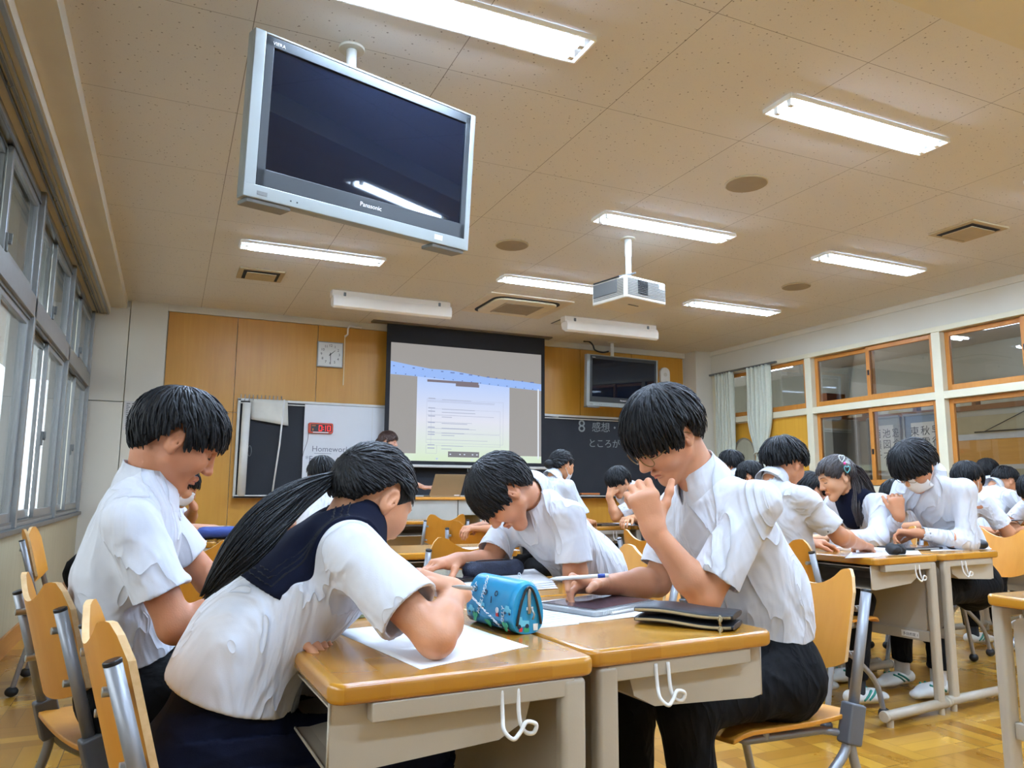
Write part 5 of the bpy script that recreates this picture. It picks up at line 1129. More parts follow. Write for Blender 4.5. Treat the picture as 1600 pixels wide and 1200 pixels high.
        K.g = np.maximum(K.g-.0045, np.minimum(back, front)).astype(np.float32)
        v, f = K.mesh(); v = nbr_smooth(v, f, 1, .4); v = v
        so = mkmesh('sailor_collar', [(v, f)], M_NAVY, shirt)
        if res <= 1.2:
            for e_ in (.014, .024, .034):
                Q = Field(G.lo+2*G.h, G.lo+G.h*(G.n-3), G.h); Q.lo = G.lo; Q.n = G.n; Q.ax = G.ax
                edge = np.abs(np.maximum(np.maximum(aw-cw_, -(b_+cl_)), c_+.02)+e_)-.0022
                Q.g = np.maximum(np.maximum(G.g-.0068, -(G.g-.001)), edge).astype(np.float32); v, f = Q.mesh()
                if len(v): mkmesh('collar_stripe', [(v, f)], mat('black_braid', (6, 8, 16), .9), so)
        if 'nofront' not in J: MB().box(ch+fs*.105-up*.21, (.045, .03, .05), np.array([sd, fs, up]).T).build('scarf_knot', M_NAVY, shirt, bevel=.012)
    # ---- lower garment
    if legs:
        P_ = [pel]+[q for l in lg for q in l[1:] if q is not None]; T = Field(np.min(P_, 0)-.2, np.max(P_, 0)+.2, cl if res <= 1.2 else .009)
        T.cone(pel-up*.02, pel+wd*(float(J.get('hem', .085))+(.02 if skirt else 0)), .150*g_, .138*g_, .03, side=sd, flat=.74)
        fw = nrm((lg[0][1]+lg[1][1])/2-pel) if lg[0][1] is not None else fs
        T.ell(pel-fw*.0-V(0, 0, .02), (.13, .13, .085), None, .05)
        for h_, k_, a_ in lg:
            if k_ is None: continue
            T.cone(h_, k_, .092, .068, .05)
            if a_ is not None: dr = nrm(a_-k_); e2_ = a_-dr*.035; T.cone(k_, e2_, .066, .052, .03); T.put(e2_-.1, e2_+.1, (lambda X, Y, Z, c=e2_, dr=dr: np.maximum(-((X-c[0])*dr[0]+(Y-c[1])*dr[1]+(Z-c[2])*dr[2]), np.sqrt((X-c[0])**2+(Y-c[1])**2+(Z-c[2])**2)-.10)), .002, 's')
        v, f = T.mesh(); v = nbr_smooth(v, f, 2, .5); N_ = vnormals(v, f); v = wrinkle(v, N_, cloth_amp*.8, seed+5, [fw+.3*sd, fw-.4*up, V(0, .3, 1)]); v = (v+N_*(.012*(((np.arctan2((v-pel)@nrm(V(0,0,1)), (v-pel)@sd+1e-9)*3.4+.3*((v-pel)@fw)) % 1.)-.5)*np.clip(((v-pel)@fw+.08)/.10, 0, 1))[:, None]) if skirt else v; mkmesh('skirt' if skirt else 'trousers', [(v, f)], M_NAVY if skirt else M_TROU, root)
        if shoes:
            for s, (h_, k_, a_) in zip((1, -1), lg):
                if a_ is None: continue
                fd = nrm(V(fw[0], fw[1], 0)); fd = nrm(J.get('ft', fd)); rz = V(fd[1], -fd[0], 0)
                bs = V(a_[0], a_[1], max(a_[2]-.085, .0)); H = Field(bs-.22, bs+.26, .006)
                H.cone(bs-fd*.035+V(0, 0, .042), bs+fd*.10+V(0, 0, .034), .040, .040, .02, side=rz, flat=.85).cone(bs+fd*.10+V(0, 0, .034), bs+fd*.165+V(0, 0, .026), .043, .034, .02, side=rz, flat=.62)
                H.cut(bs+V(0, 0, .004), V(0, 0, -1), .002); H.cone(bs-fd*.01+V(0, 0, .08), bs+V(0, 0, .14), .030, .034, .004, 's')
                v, f = H.mesh(); sh = mkmesh('shoe', [(nbr_smooth(v, f, 2), f)], M_SHOE, root)
                st = MB()
                for u in (.03, .065): 
                    for q in (-1, 1): st.tube(curve([bs+fd*(u-.03)+rz*q*.037+V(0, 0, .030), bs+fd*u+rz*q*.038+V(0, 0, .048), bs+fd*(u+.035)+rz*q*.026+V(0, 0, .066)], 4), .006, 6)
                st.build('stripe', M_TEAL, sh, smooth=True)
                mkmesh('sock', [Field(a_-.13, a_+.13, .006).cone(V(bs[0], bs[1], bs[2]+.05), a_+nrm(k_-a_)*.07, .036, .038, .01).mesh()], M_SOCK if not J.get('wsock', False) else M_SOCKW, root)
    # ---- hair
    kw = dict(hairkw or {}); kw.setdefault('vol', vol)
    hm = hair_mesh(hd, R, headsc, hair, seed, nlocks, cap_h=.005 if res <= 1.2 else .009, **kw)
    if hairl: hm += hairl
    mkmesh('hair', hm, hairmat or M_HAIR, root)
    P = lambda x, y, z: hd+R@(V(x, y, z)*headsc)
    if face:
        eb = MB(); el = MB(); M_E = mat('dark_eyebrow', (38, 28, 26), .7); ml = MB()
        for s in (-1, 1):
            eb.tube([P(s*x, y, z) for x, y, z in ((.012, .0965, .0225), (.024, .0935, .027), (.036, .087, .027), (.047, .078, .022))], [.0018, .0030, .0028, .001], 6, flat=.5)
            el.tube([P(s*x, y, z) for x, y, z in ((.0165, .0850, -.003), (.024, .0868, -.0052), (.032, .0858, -.0062), (.040, .081, -.0058), (.045, .076, -.0035))], [.0008, .0016, .0018, .0017, .0008], 6)
        eb.build('eyebrows', M_E, root, smooth=True); el.build('eyelashes', M_E, root, smooth=True)
        if not mask: MB().tube([P(x, y, z) for x, y, z in ((-.019, .0850, -.0705), (-.009, .0925, -.0668), (0, .0945, -.0670), (.009, .0925, -.0668), (.019, .0850, -.0705))], [.0008, .0022, .0026, .0022, .0008], 6).tube([P(x, y, z) for x, y, z in ((-.015, .0855, -.0735), (0, .0935, -.0745), (.015, .0855, -.0735))], [.001, .0036, .001], 6).build('lips', mat('lip_pink', (176, 96, 84), .45), root, smooth=True)
    if mask:
        def mk(a, b):
            x = (a-.5)*2; z = -.008-.098*b+.012*x*x*(1-2*b); y = .108-.050*abs(x)**1.8-.050*abs(x)**4*.4-.020*b+.010*math.sin(math.pi*b)-(.006*(b < .2))
            return P(.066*x*(1-.12*b), y-.0, z)
        mo = MB().grid(mk, 18, 12).build('face_mask', M_MASK, root, smooth=True, solid=.002)
        for s in (-1, 1):
            MB().tube(curve([P(s*.064, .052, -.018), P(s*.076, .02, -.008), P(s*.083, -.022, .008)], 5), .0016, 6).tube(curve([P(s*.058, .050, -.090), P(s*.074, .01, -.055), P(s*.084, -.026, -.030)], 5), .0016, 6).build('ear_loop', M_MASK, mo, smooth=True)
    if glasses:
        gm = MB(); M_G = mat('gold_black_frame', glasses, .3, .4)
        for s in (-1, 1):
            gm.tube([P(s*.032+.023*math.cos(t), .1035-.007*abs(math.cos(t)*.5+s*.5)*s*s, -.006+.018*math.sin(t)) for t in np.linspace(0, 2*math.pi, 25)[:-1]], .0014, 6, closed=True)
            gm.tube(curve([P(s*.056, .097, .000), P(s*.074, .075, .002), P(s*.082, .0, .004), P(s*.085, -.02, -.012)], 6), .0013, 6)
        gm.tube(curve([P(-.010, .104, -.004), P(0, .107, .000), P(.010, .104, -.004)], 5), .0012, 6)
        go = gm.build('glasses', M_G, root, smooth=True)
    return root, dict(P=P, R=R, sd=sd, up=up, fs=fs, nk=nk, ch=ch, tips=tips, nbd=nbd)
# ------------------------------------------------------------------ the cast
PA, iA = person('student in a white short sleeved shirt at the far left, in profile with head bowed', dict(
    pel=(-.04, 2.10, .53), waist=(-.085, 2.08, .72), chest=(-.075, 2.05, .975), neck=(-.040, 2.05, 1.02), head=(.018, 2.04, 1.122), hf=(.86, .12, -.53), hu=(.48, -.05, .87), fs=(.96, 0, -.1),
    sw=.17, eR=(.035, 1.86, .70), wR=(.25, 1.93, .735), eL=(.12, 2.26, .75), wL=(.30, 2.12, .74), kR=(.30, 1.99, .49), aR=(.30, 1.99, .10), kL=(.30, 2.18, .49), aL=(.34, 2.2, .10), sl=.72),
    skin=(196, 138, 104), hair='boy', seed=3, hand_R=dict(n=(0, .2, -1), curls=(.5, .5, .6, .7)), hand_L=dict(n=(0, 0, -1)), nlocks=1500, hairkw=dict(width=.0042, vol=.016, wild=.004))
hB = EYE+ray(582, 776)*1.60; tie = aty(509, 752, 1.57)
tailp = [tie+V(.02, 0, .01), tie, aty(465, 776, 1.53), aty(425, 810, 1.475), aty(385, 853, 1.44), aty(350, 893, 1.43), aty(316, 935, 1.44)]
PB, iB = person('student with a long black ponytail in a navy sailor collar leaning over the desk', dict(
    pel=(.110, 1.58, .53), waist=(.160, 1.57, .70), chest=(.338, 1.575, .908), neck=(.358, 1.575, .930), head=hB, hf=(.74, .40, -.60), hu=(.55, .2, .80), fs=(.8, -.05, -.6),
    sw=.16, eR=(.435, 1.275, .748), wR=(.515, 1.40, .805), eL=(.17, 1.74, .68), wL=(.205, 1.555, .728), kR=(.47, 1.48, .475), kL=(.47, 1.66, .475), aR=(.44, 1.48, .1), aL=(.44, 1.66, .1), sl=.74, hem=.105, hr=.170, cl=.165, cw=.15, nofront=1, fr=.12),
    skin=(208, 156, 122), hair='girl', seed=5, female=True, top='sailor', skirt=True, hand_R=dict(d=(-.65, .3, .25), n=(-.3, -.3, -.9), curls=(.9, .9, 1., 1.)), hand_L=dict(d=(.55, -.80, .0), n=(0, 0, -1), curls=(.2, .3, .4, .4)), nlocks=1600, shoes=False,
    headsc=.94, hairkw=dict(whorl=(0, -1, .12), width=.0034, vol=.008, ovs=.15), hairl=[strands(tailp, 420, .02, (.012, .014, .028, .038, .040, .034, .020, .006), 3, wd=.0022)])
PC, iC = person('student with glasses in a white shirt resting his chin on his hand', dict(
    pel=(1.465, 1.62, .545), waist=(1.455, 1.62, .73), chest=(1.335, 1.64, .99), neck=(1.285, 1.64, 1.04), head=(1.178, 1.64, 1.150), hf=(-.72, .08, -.68), hu=(-.69, -.1, .71), fs=(-.96, .0, -.1),
    sw=.165, eL=(1.195, 1.51, .745), wL=(1.065, 1.53, .905), eR=(1.26, 1.80, .745), wR=(1.05, 1.74, .755), kL=(1.12, 1.50, .505), aL=(1.16, 1.5, .1), kR=(1.12, 1.72, .505), aR=(1.12, 1.74, .1), sl=.84),
    skin=(212, 160, 128), hair='bowl', seed=7, glasses=(120, 92, 40), hand_L=dict(d=(-.32, .0, .95), n=(.25, .95, .1), curls=((.8, 1.2, .6), (.9, 1.3, .7), (1., 1.3, .7), (1.1, 1.3, .7)), thumb=(.75, .3)), hand_R=dict(d=(-.97, -.15, .05), n=(0, -.45, -.9), curls=((-.25, .9, .6), (.5, 1.0, .8), (.8, 1.1, .8), (1., 1.1, .8)), thumb=(.5, .5)), nlocks=1500, hairkw=dict(width=.0042, vol=.017, wild=.003))
PD, iD = person('student in a white shirt bent low over the middle tablet', dict(
    pel=(1.42, 2.38, .53), waist=(1.37, 2.36, .72), chest=(1.15, 2.32, .955), neck=(1.10, 2.31, .985), head=(.992, 2.27, .994), hf=(-.44, .13, -.89), hu=(-.88, .13, .46), fs=(-.9, -.05, -.4),
    sw=.165, eL=(1.19, 2.14, .74), wL=(1.25, 2.25, .58), eR=(1.00, 2.40, .75), wR=(.88, 2.36, .772), kL=(1.10, 2.3, .5), aL=(1.1, 2.3, .1), kR=(1.10, 2.48, .5), aR=(1.1, 2.5, .1), sl=.86),
    skin=(206, 152, 120), hair='bowl', seed=9, hand_L=dict(n=(0, 0, -1)), hand_R=dict(d=(-.93, -.15, -.1), n=(0, 0, -1), curls=(.25, .3, .4, .5), thumb=(.8, 1.)), nlocks=1300, hairkw=dict(width=.0042, vol=.016, whorl=(0, -.3, .95)))

def pxd(px, py, D): return EYE+ray(px, py)*D
def dirv(a, p=0): a, p = math.radians(a), math.radians(p); return V(math.cos(a)*math.cos(p), math.sin(a)*math.cos(p), math.sin(p))
def seat(head, heading, pitch=-30, hyaw=None, L=.56, sw=.17, side=0., armspread=.20, **over):
    """sitting pose worked out from where the head is and which way the student faces"""
    f = dirv(heading); s = V(f[1], -f[0], 0); hf = dirv(heading if hyaw is None else hyaw, pitch); hu = nrm(V(0, 0, 1)-hf*hf[2])
    nk = head-hf*.045-hu*.105+V(0, 0, -.0); pz = .53; dz = nk[2]-pz; hz = math.sqrt(max(.02, L*L-dz*dz)); pel = V(nk[0], nk[1], pz)-f*hz; ax = nrm(nk-pel); ch = nk-ax*.055
    J = dict(pel=pel, waist=(pel*.6+ch*.4)-f*.035, chest=ch, neck=nk, head=head, hf=hf, hu=hu, fs=f, sw=sw, sl=.8,
             eR=ch+f*.10+s*.24+V(0, 0, .75-ch[2]), eL=ch+f*.10-s*.24+V(0, 0, .75-ch[2]), wR=V(*(ch+f*.31+s*.09)[:2], .75), wL=V(*(ch+f*.31-s*.09)[:2], .75),
             kR=pel+f*.40+s*.10-V(0, 0, .04), kL=pel+f*.40-s*.10-V(0, 0, .04), aR=V(*(pel+f*.42+s*.11)[:2], .09), aL=V(*(pel+f*.45-s*.11)[:2], .09))
    J.update(over); return J
G_ = dict(res=2.2, nlocks=420, hairkw=dict(width=.007, vol=.015, wild=.004))
def bgp(lab, J, **k): q = dict(G_); q.update(k); return person(lab, J, **q)
HN = dict(n=(0, 0, -1), curls=(.4, .5, .6, .6))
J12 = seat(pxd(1226, 724, 3.6), 4, -22, 12); J12['pel'] = V(2.66, 2.74, .53); J12['waist'] = V(2.64, 2.75, .74); J12['eR'] = V(2.76, 2.53, .80); J12['wR'] = V(2.98, 2.62, .755); J12['kR'] = V(3.0, 2.66, .49); J12['kL'] = V(3.0, 2.84, .49); J12['aR'] = V(2.98, 2.68, .10); J12['aL'] = V(2.92, 2.92, .10); 
bgp('tousle haired student seen from behind in the right group, shirt loose over the chair', J12, seed=21, hand_R=HN, hand_L=HN, res=1.6, nlocks=800, hairkw=dict(width=.0055, vol=.020, wild=.012), skin=(200, 146, 112), hair='short')
J = seat(pxd(1428, 728, 4.0), 182, -44, 182, L=.62); f = J['fs']
J.update(eL=V(3.72, 2.60, .75), wL=V(3.52, 2.72, .79), eR=V(3.56, 2.98, .75), wR=pxd(1405, 806, 3.98), wsock=1)
bgp('student in a white mask and dark glasses propping his forehead on his fist', J, seed=23, sleeve='long', mask=True, glasses=(30, 28, 30), res=1.5, nlocks=800, hair='bowl', hairkw=dict(width=.006, vol=.026, wild=.008, whorl=(0, -.2, .95)), hand_R=dict(d=(-.15, 0, .95), n=(.6, .6, 0), curls=((1., 1.2, .7),)*4), hand_L=dict(d=(-.3, .9, 0), n=(-.3, 0, -1), curls=(.9, .9, .9, .9)), headsc=1.04)
c = pxd(1306, 745, 4.3); tl = c+V(.07, .02, .03)
bgp('student with long dark hair and a sparkly hair clip, in a long sleeved sailor blouse', seat(c, 176, -22, 158, wsock=1, cw=.115, cl=.12, fr=.17), seed=25, sleeve='long', female=True, top='sailor', skirt=True, res=1.6, nlocks=700, hair='girl', hairmat=M_HAIRB, skin=(222, 176, 142), hand_R=HN, hand_L=HN,
    hairkw=dict(whorl=(0, -.8, .55), width=.006, vol=.012), hairl=[strands([c+V(.03, -.02, .07), c+V(.10, -.04, .02), c+V(.14, -.06, -.07), c+V(.15, -.08, -.15), c+V(.12, -.10, -.24)], 260, .02, (.03, .05, .055, .05, .02), 8, wd=.0035), strands([c+V(.06, -.07, .02), c+V(.07, -.085, -.08), c+V(.05, -.10, -.18), c+V(.04, -.11, -.28)], 160, .02, (.02, .035, .035, .012), 9, wd=.0035)])
clip = empty('hair_clip', tuple(pxd(1318, 724, 4.19))); tag(clip, 'hair clip with two teal rimmed hearts and a pink bead in the long dark hair', 'hair clip')
for sx, mt in ((-.022, mat('clear_white_plastic', (214, 226, 226), .2)), (.024, mat('teal_rim_plastic', (96, 170, 170), .3))):
    pts = [(sx*.8+.021*(math.sin(t)**3), -.005, -sx*1.3+.018*(math.cos(t)-.35*math.cos(2*t)-.15*math.cos(3*t))) for t in np.linspace(0, 2*math.pi, 33)[:-1]]
    MB().tube(pts, .0028, 6, closed=True).build('heart_rim', mt, clip, smooth=True)
MB().ell((0, -.008, .0), (.008, .006, .008)).build('bead', mat('pink_bead', (226, 60, 130), .3), clip, smooth=True)
for k in range(5): MB().tube([(.006+.003*k, -.004, .002), (.022+.004*k, -.012, .03-.008*k)], .0018, 5).build('bow_strand', mat('clear_white_plastic'), clip)
bgp('student partly hidden between the tousled boy and the girl with the clip', seat(pxd(1263, 768, 4.75), 178, -25, 165), seed=27, female=True, top='sailor', skirt=True, hair='girl', hairkw=dict(whorl=(0, -.9, .3), width=.007, vol=.013), hand_R=HN, hand_L=HN)
bgp('masked student behind the boy with the fist, turned to the right', seat(pxd(1512, 750, 5.0), 0, -32, 8), seed=29, mask=True, hair='bowl', hand_R=HN, hand_L=HN, res=1.8, nlocks=500)
bgp('student with head high in the far right group, turned away', seat(pxd(1543, 737, 7.0), 30, -10, 40), seed=31, hair='short', hand_R=HN, hand_L=HN)
bgp('student hunched forward in the far right group, white back rounded', seat(pxd(1571, 752, 6.3), -15, -45, -10), seed=33, hair='short', hand_R=HN, hand_L=HN, girth=1.1)
bgp('student cut off by the right picture edge, holding a phone', seat(pxd(1614, 766, 5.6), 176, -40, 178, wR=pxd(1583, 820, 5.3), wL=pxd(1592, 828, 5.2)), seed=35, hair='bowl', hand_R=dict(n=(0, .3, -1), curls=(.6, .7, .7, .7)), hand_L=dict(n=(0, .3, -1), curls=(.6, .7, .7, .7)))
bgp('student in the far right group seen just left of the masked boy\'s raised fist', seat(pxd(1399, 775, 5.6), 178, -30, 170), seed=37, hair='bowl', hand_R=HN, hand_L=HN)
J = seat(pxd(283, 758, 4.75), -2, -28, -5, wR=pxd(333, 826, 4.65), eL=pxd(296, 812, 5.0), wL=pxd(303, 792, 4.8)); 
bgp('masked student at the far left desk with a hand raised to his mouth', J, seed=39, hair='boy', mask=True, hand_R=dict(d=(.9, .2, -.1), n=(0, 0, -1), curls=(.3, .5, .6, .7)), hand_L=dict(d=(-.5, -.1, .9), n=(-.8, 0, -.5), curls=(.7, .8, .8, .8)), res=1.8)
bgp('dark haired student at a far desk, only the crown showing above the ponytail girl', seat(pxd(503, 742, 5.0), 80, -30, 80), seed=41, hair='bowl', hand_R=HN, hand_L=HN)
c = pxd(878, 727, 5.9)
r_, i_ = bgp('student with a low bun and a mask near the blackboard', seat(c, 15, -18, 12), seed=43, hair='girl', female=True, mask=True, hand_R=HN, hand_L=HN, res=1.6, nlocks=600, top='shirt', skin=(206, 152, 112), hairkw=dict(whorl=(0, -1, -.1), width=.006, vol=.010), hairl=[Field(c-.2, c+.2, .006).ell(c+head_frame(dirv(12, -18), V(0, 0, 1))@V(0, -.125, -.035), (.040, .040, .036)).mesh()])
J = seat(pxd(966, 752, 6.2), 178, -36, 186, wL=pxd(952, 776, 6.12), eL=pxd(962, 808, 6.10), wR=pxd(985, 810, 5.95), eR=pxd(1010, 808, 6.2))
bgp('student resting his forehead on his fist at the far middle desk, near the chalk ledge', J, seed=45, hair='bowl', res=1.8, hand_L=dict(d=(.3, 0, .9), n=(.8, .4, 0), curls=((1., 1.2, .7),)*4), hand_R=dict(n=(0, 0, -1), curls=(.5, .5, .6, .6)), skin=(212, 160, 122))
bgp('student bending forward on the turned chair behind the middle boy\'s chin', seat(pxd(782, 802, 5.0), 185, -45, 185, hem=.06), seed=47, hair='bowl', hand_R=HN, hand_L=HN)
bgp('student behind the bespectacled boy\'s shoulder, only ruffled hair showing', seat(pxd(1142, 726, 6.6), 90, -15, 90), seed=49, hair='short', hand_R=HN, hand_L=HN, hairkw=dict(width=.008, vol=.018, wild=.014))
bgp('student whose dark hair shows between the curtain and the tousled head', seat(pxd(1172, 745, 5.9), 120, -20, 120), seed=51, hair='bowl', hand_R=HN, hand_L=HN)
# teacher, standing behind her desk
h = pxd(607, 690, 8.75); nk = h+V(-.02, .01, -.13); ch = nk-V(0, 0, .06)
bgp('teacher with dark brown hair standing behind the laptop, looking to the right', dict(pel=(nk[0]-.02, nk[1]+.02, .93), waist=(nk[0]-.01, nk[1]+.02, 1.12), chest=ch, neck=nk, head=h, hf=(.85, -.5, -.12), hu=(0, 0, 1), fs=(.6, -.8, 0), sw=.165,
    eL=ch+V(.22, -.10, -.26), wL=pxd(664, 762, 8.45), eR=ch+V(-.20, -.10, -.26), wR=pxd(630, 775, 8.5), kR=(nk[0]-.1, nk[1], .5), kL=(nk[0]+.08, nk[1], .5), aR=(nk[0]-.1, nk[1]+.02, .09), aL=(nk[0]+.08, nk[1]+.02, .09)),
    seed=53, female=True, hair='girl', hairmat=mat('brown_teacher_hair', (58, 36, 28), .45, var=.3), skin=(226, 180, 158), tshirt=mat('charcoal_top', (46, 48, 54), .8), collar=False, hairkw=dict(whorl=(0, -.2, .97), width=.008, vol=.018), hand_L=dict(d=(.9, -.2, .1), n=(0, 0, -1)), hand_R=dict(n=(0, 0, -1)),
    hairl=[strands([h+V(-.05, .03, .06), h+V(-.10, .06, -.02), h+V(-.10, .06, -.12), h+V(-.08, .05, -.2)], 120, .02, (.03, .05, .05, .03), 7, wd=.005)])
# ------------------------------------------------------------------ things on the desks
ZT = .7105
def sheet(name, pts, m, lab, cat, z=ZT, th=.0006, curl=0, group=None, prt=None):
    """paper given by its four corners"""
    a, b, c, d = [V(p[0], p[1], 0) for p in pts]
    def fn(u, v): p = (a*(1-u)+b*u)*(1-v)+(d*(1-u)+c*u)*v; return (p[0], p[1], z+curl*((2*u-1)**4*(2*v-1)**4)+.0003*math.sin(9*u+5*v))
    o = MB().grid(fn, 14, 14).build(name, m, None, smooth=True, solid=th); tag(o, lab, cat, group)
    if prt:
        M_ = mat('grey_print'); q = MB(); u1 = nrm(b-a); v1 = nrm(d-a); W_ = np.linalg.norm(b-a); H_ = np.linalg.norm(d-a); R = np.array([u1, v1, np.cross(u1, v1)]).T; rr = random.Random(len(name)+int(1000*W_))
        for k in range(prt):
            t = (k+1.2)/(prt+2); w2 = W_*rr.uniform(.3, .8); p = a+u1*(W_*.08+w2/2)+v1*(H_*t); q.box((p[0], p[1], z+.0012), (w2, .0018, .0002), R)
        q.build('printed_line', M_, o)
    return o
WP = mat('white_printer_paper', (232, 233, 236), .75, var=.01)
P2 = lambda x, y, z=ZT: atz(x, y, z)
sheet('worksheet', [P2(657, 1046), P2(826, 1010), P2(700, 968), P2(520, 985)], WP, 'large white worksheet under the ponytail girl\'s elbow', 'paper')
sheet('worksheet', [P2(845, 980), P2(1012, 962), P2(985, 925), P2(840, 940)], WP, 'printed worksheet lying under the clear cased tablet', 'paper', prt=9, z=ZT+.0004)
sheet('worksheet', [P2(800, 985), P2(905, 975), P2(880, 940), P2(800, 950)], WP, 'printed worksheet beside the blue pencil case, partly under the first one', 'paper', prt=7, z=ZT-.0001)
for k in range(4):
    sheet('loose_sheet', [P2(790+k*4, 925-k), P2(872-k*2, 920-k*2), P2(838-k, 893), P2(760+k*5, 897)], WP, ['lowest sheet of the paper stack before the bent over boy', 'second sheet from the bottom of the paper stack', 'third sheet of the paper stack', 'top sheet of the paper stack behind the navy pencil case'][k], 'paper', z=ZT+.0015+k*.0025, group='paper stack on the middle desk')
sheet('folded_note', [P2(690, 915), P2(745, 924), P2(738, 905), P2(700, 902)], WP, 'small folded note beside the dark tablet', 'paper')
# notebook half hidden under the girl's arm
nb = empty('notebook', tuple(P2(575, 962))); tag(nb, 'green striped notebook behind the ponytail girl\'s forearm', 'notebook')
nb.rotation_euler = (0, 0, .2); MB().b2((-.05, -.02, 0), (.07, .11, .006)).build('cover', mat('muted_green_cover', (120, 132, 104), .6), nb, bevel=.001); MB().b2((-.048, -.018, .007), (.068, .108, .012)).build('pages', WP, nb)
# blue patterned pencil case
PCM = mat('sky_blue_printed_vinyl', (38, 146, 190), .35, var=.05, nscale=20)
pc = empty('pencil_case', tuple(P2(800, 985)+V(.0, .045, 0)), math.radians(-82)); tag(pc, 'blue pencil case printed with cars, clovers and HOLLYWOOD lettering', 'pencil case')
# length along local x, gable section in y-z
Lh, Wd, Ht = .095, .042, .104
def pcs(u, v):     # u along, v around
    x = (u-.5)*2*Lh; a = v*2*math.pi; e = max(0, abs(u-.5)*2-.90)/.10; w_ = Wd*(1-.10*e*e); h_ = Ht*(1-.06*e*e)
    y = w_*abs(math.sin(a))**.75*(1 if math.sin(a) > 0 else -1); z = h_*.5+h_*.5*abs(math.cos(a))**.55*(-1 if math.cos(a) > 0 else 1)
    k = 1-.42*max(0, (z/h_-.45)/.55)**1.3; return (x+.0, y*k, z)
m_ = MB().grid(pcs, 24, 40); n40 = 41
m_.f += [tuple(range(0, 40)), tuple(24*n40+k for k in range(39, -1, -1))]
pb = m_.build('case_body', PCM, pc, bevel=.004, smooth=True)
MB().tube([(Lh+.004, .030*math.cos(t)*(1-.3*math.sin(t)),   .010+.083*math.sin(t)) for t in np.linspace(.1, math.pi-.1, 15)], .0028, 8).build('piping', M_BLACK, pc, smooth=True)
MB().tube([(x, .004*math.sin(x*8), .1015-.9*max(0, abs(x)-.085)) for x in np.linspace(-.092, .098, 15)]+[(.096, .002, .078), (.0965, .003, .04)], .0042, 8, flat=.5).build('zip', mat('silver_zip_tape', (196, 192, 184), .35, .5), pc, smooth=True)
MB().tube([(.104, .002, .052), (.112, .004, .040), (.106, .004, .030)], .0022, 6).build('zip_pull', M_STEEL, pc, smooth=True)
MB().b2((-.094, .034, .0), (-.085, .046, .03)).build('pull_tab', mat('blue_tab', (40, 140, 180), .5), pc, bevel=.003)
M_PW = mat('white_print_ink', (236, 240, 240), .5); M_PG = mat('green_print_ink', (50, 160, 110), .5); M_PR = mat('red_print_ink', (206, 44, 40), .5); M_PK = mat('navy_print_ink', (24, 40, 62), .5); M_PL = mat('light_blue_print_ink', (110, 200, 222), .5)
# side facing the camera and end face: prints lie on the sloping side
def onside(x, t, off=.0008, s_=-1): z = Ht*t; k = 1-.42*max(0, (t-.45)/.55)**1.3; y = s_*(Wd*k*min(1, (1-(2*t-1)**4)**.5+.12)+off); return V(x, y, z)
def sframe(x, t, rot=0, s_=-1):
    a, b = onside(x, t-.04, s_=s_), onside(x, t+.04, s_=s_); up_ = nrm(b-a); rx = V(1., 0, 0)*(-s_); r_ = rx*math.cos(rot)+up_*math.sin(rot); u_ = -rx*math.sin(rot)+up_*math.cos(rot); return frame4(onside(x, t, .0012, s_), r_, u_)
for s_ in (-1, 1):
    for tx, x, t, sz, rot, mt in (('HOLLYWOOD', .058, .10, .017, 1.45, M_PW), ('HOLLYWOOD', -.030, .25, .014, 1.1, M_PW), ('WHAT', -.075, .50, .014, .9, M_PW), ('Mini 500', .030, .13, .010, 0, M_PK), ('I', .015, .52, .020, .2, M_PK), ('OLLY', .07, .2, .014, 1.5, M_PW)):
        x2 = x*(1 if s_ < 0 else -1); text(tx, 'printed_lettering', sz, mt, sframe(x2, t, rot, s_), pc, .0006)
    def blob(x, t, pts, mt, nm='printed_motif'):
        x2 = x*(1 if s_ < 0 else -1); f4 = sframe(x2, t, 0, s_); MB().prism(pts, -.0002, .0006, lambda a, b, c: tuple(f4 @ Vector((a, b, c)))).build(nm, mt, pc)
    def circ(r, n=14, cx=0, cy=0): return [(cx+r*math.cos(q), cy+r*math.sin(q)) for q in np.linspace(0, 2*math.pi, n+1)[:-1]]
    for x, t in ((.008, .13), (-.045, .20), (.078, .16)):
        for k in range(3): blob(x, t, circ(.0055, cx=.006*math.cos(2.1*k+.5), cy=.006*math.sin(2.1*k+.5)), M_PG, 'printed_clover')
    for x, t in ((.085, .45), (-.02, .45), (-.062, .30)):
        blob(x, t, [(-.013, -.003), (.013, -.003), (.013, .004), (.006, .005), (.004, .010), (-.007, .010), (-.009, .004), (-.013, .003)], M_PL, 'printed_car')
        for q in (-.008, .008): blob(x, t, circ(.0032, cx=q, cy=-.004), M_PK, 'printed_wheel')
    for x, t in ((-.055, .72), (-.012, .70), (.030, .72)): blob(x, t, circ(.006), M_PK, 'printed_ring'); blob(x, t, circ(.0035, cx=.0005), M_PL, 'printed_dot')
    blob(-.070, .12, [(-.008, -.006), (.008, -.006), (.008, .007), (-.008, .007)], M_PK, 'printed_film'); blob(.045, .42, circ(.006), M_PW, 'printed_dog'); blob(.045, .34, [(-.005, -.004), (.005, -.004), (.004, .004), (-.004, .004)], M_PR, 'printed_scarf'); blob(.075, .08, [(-.006, -.004), (.006, -.004), (.006, .006), (-.006, .006)], M_PR, 'printed_red')
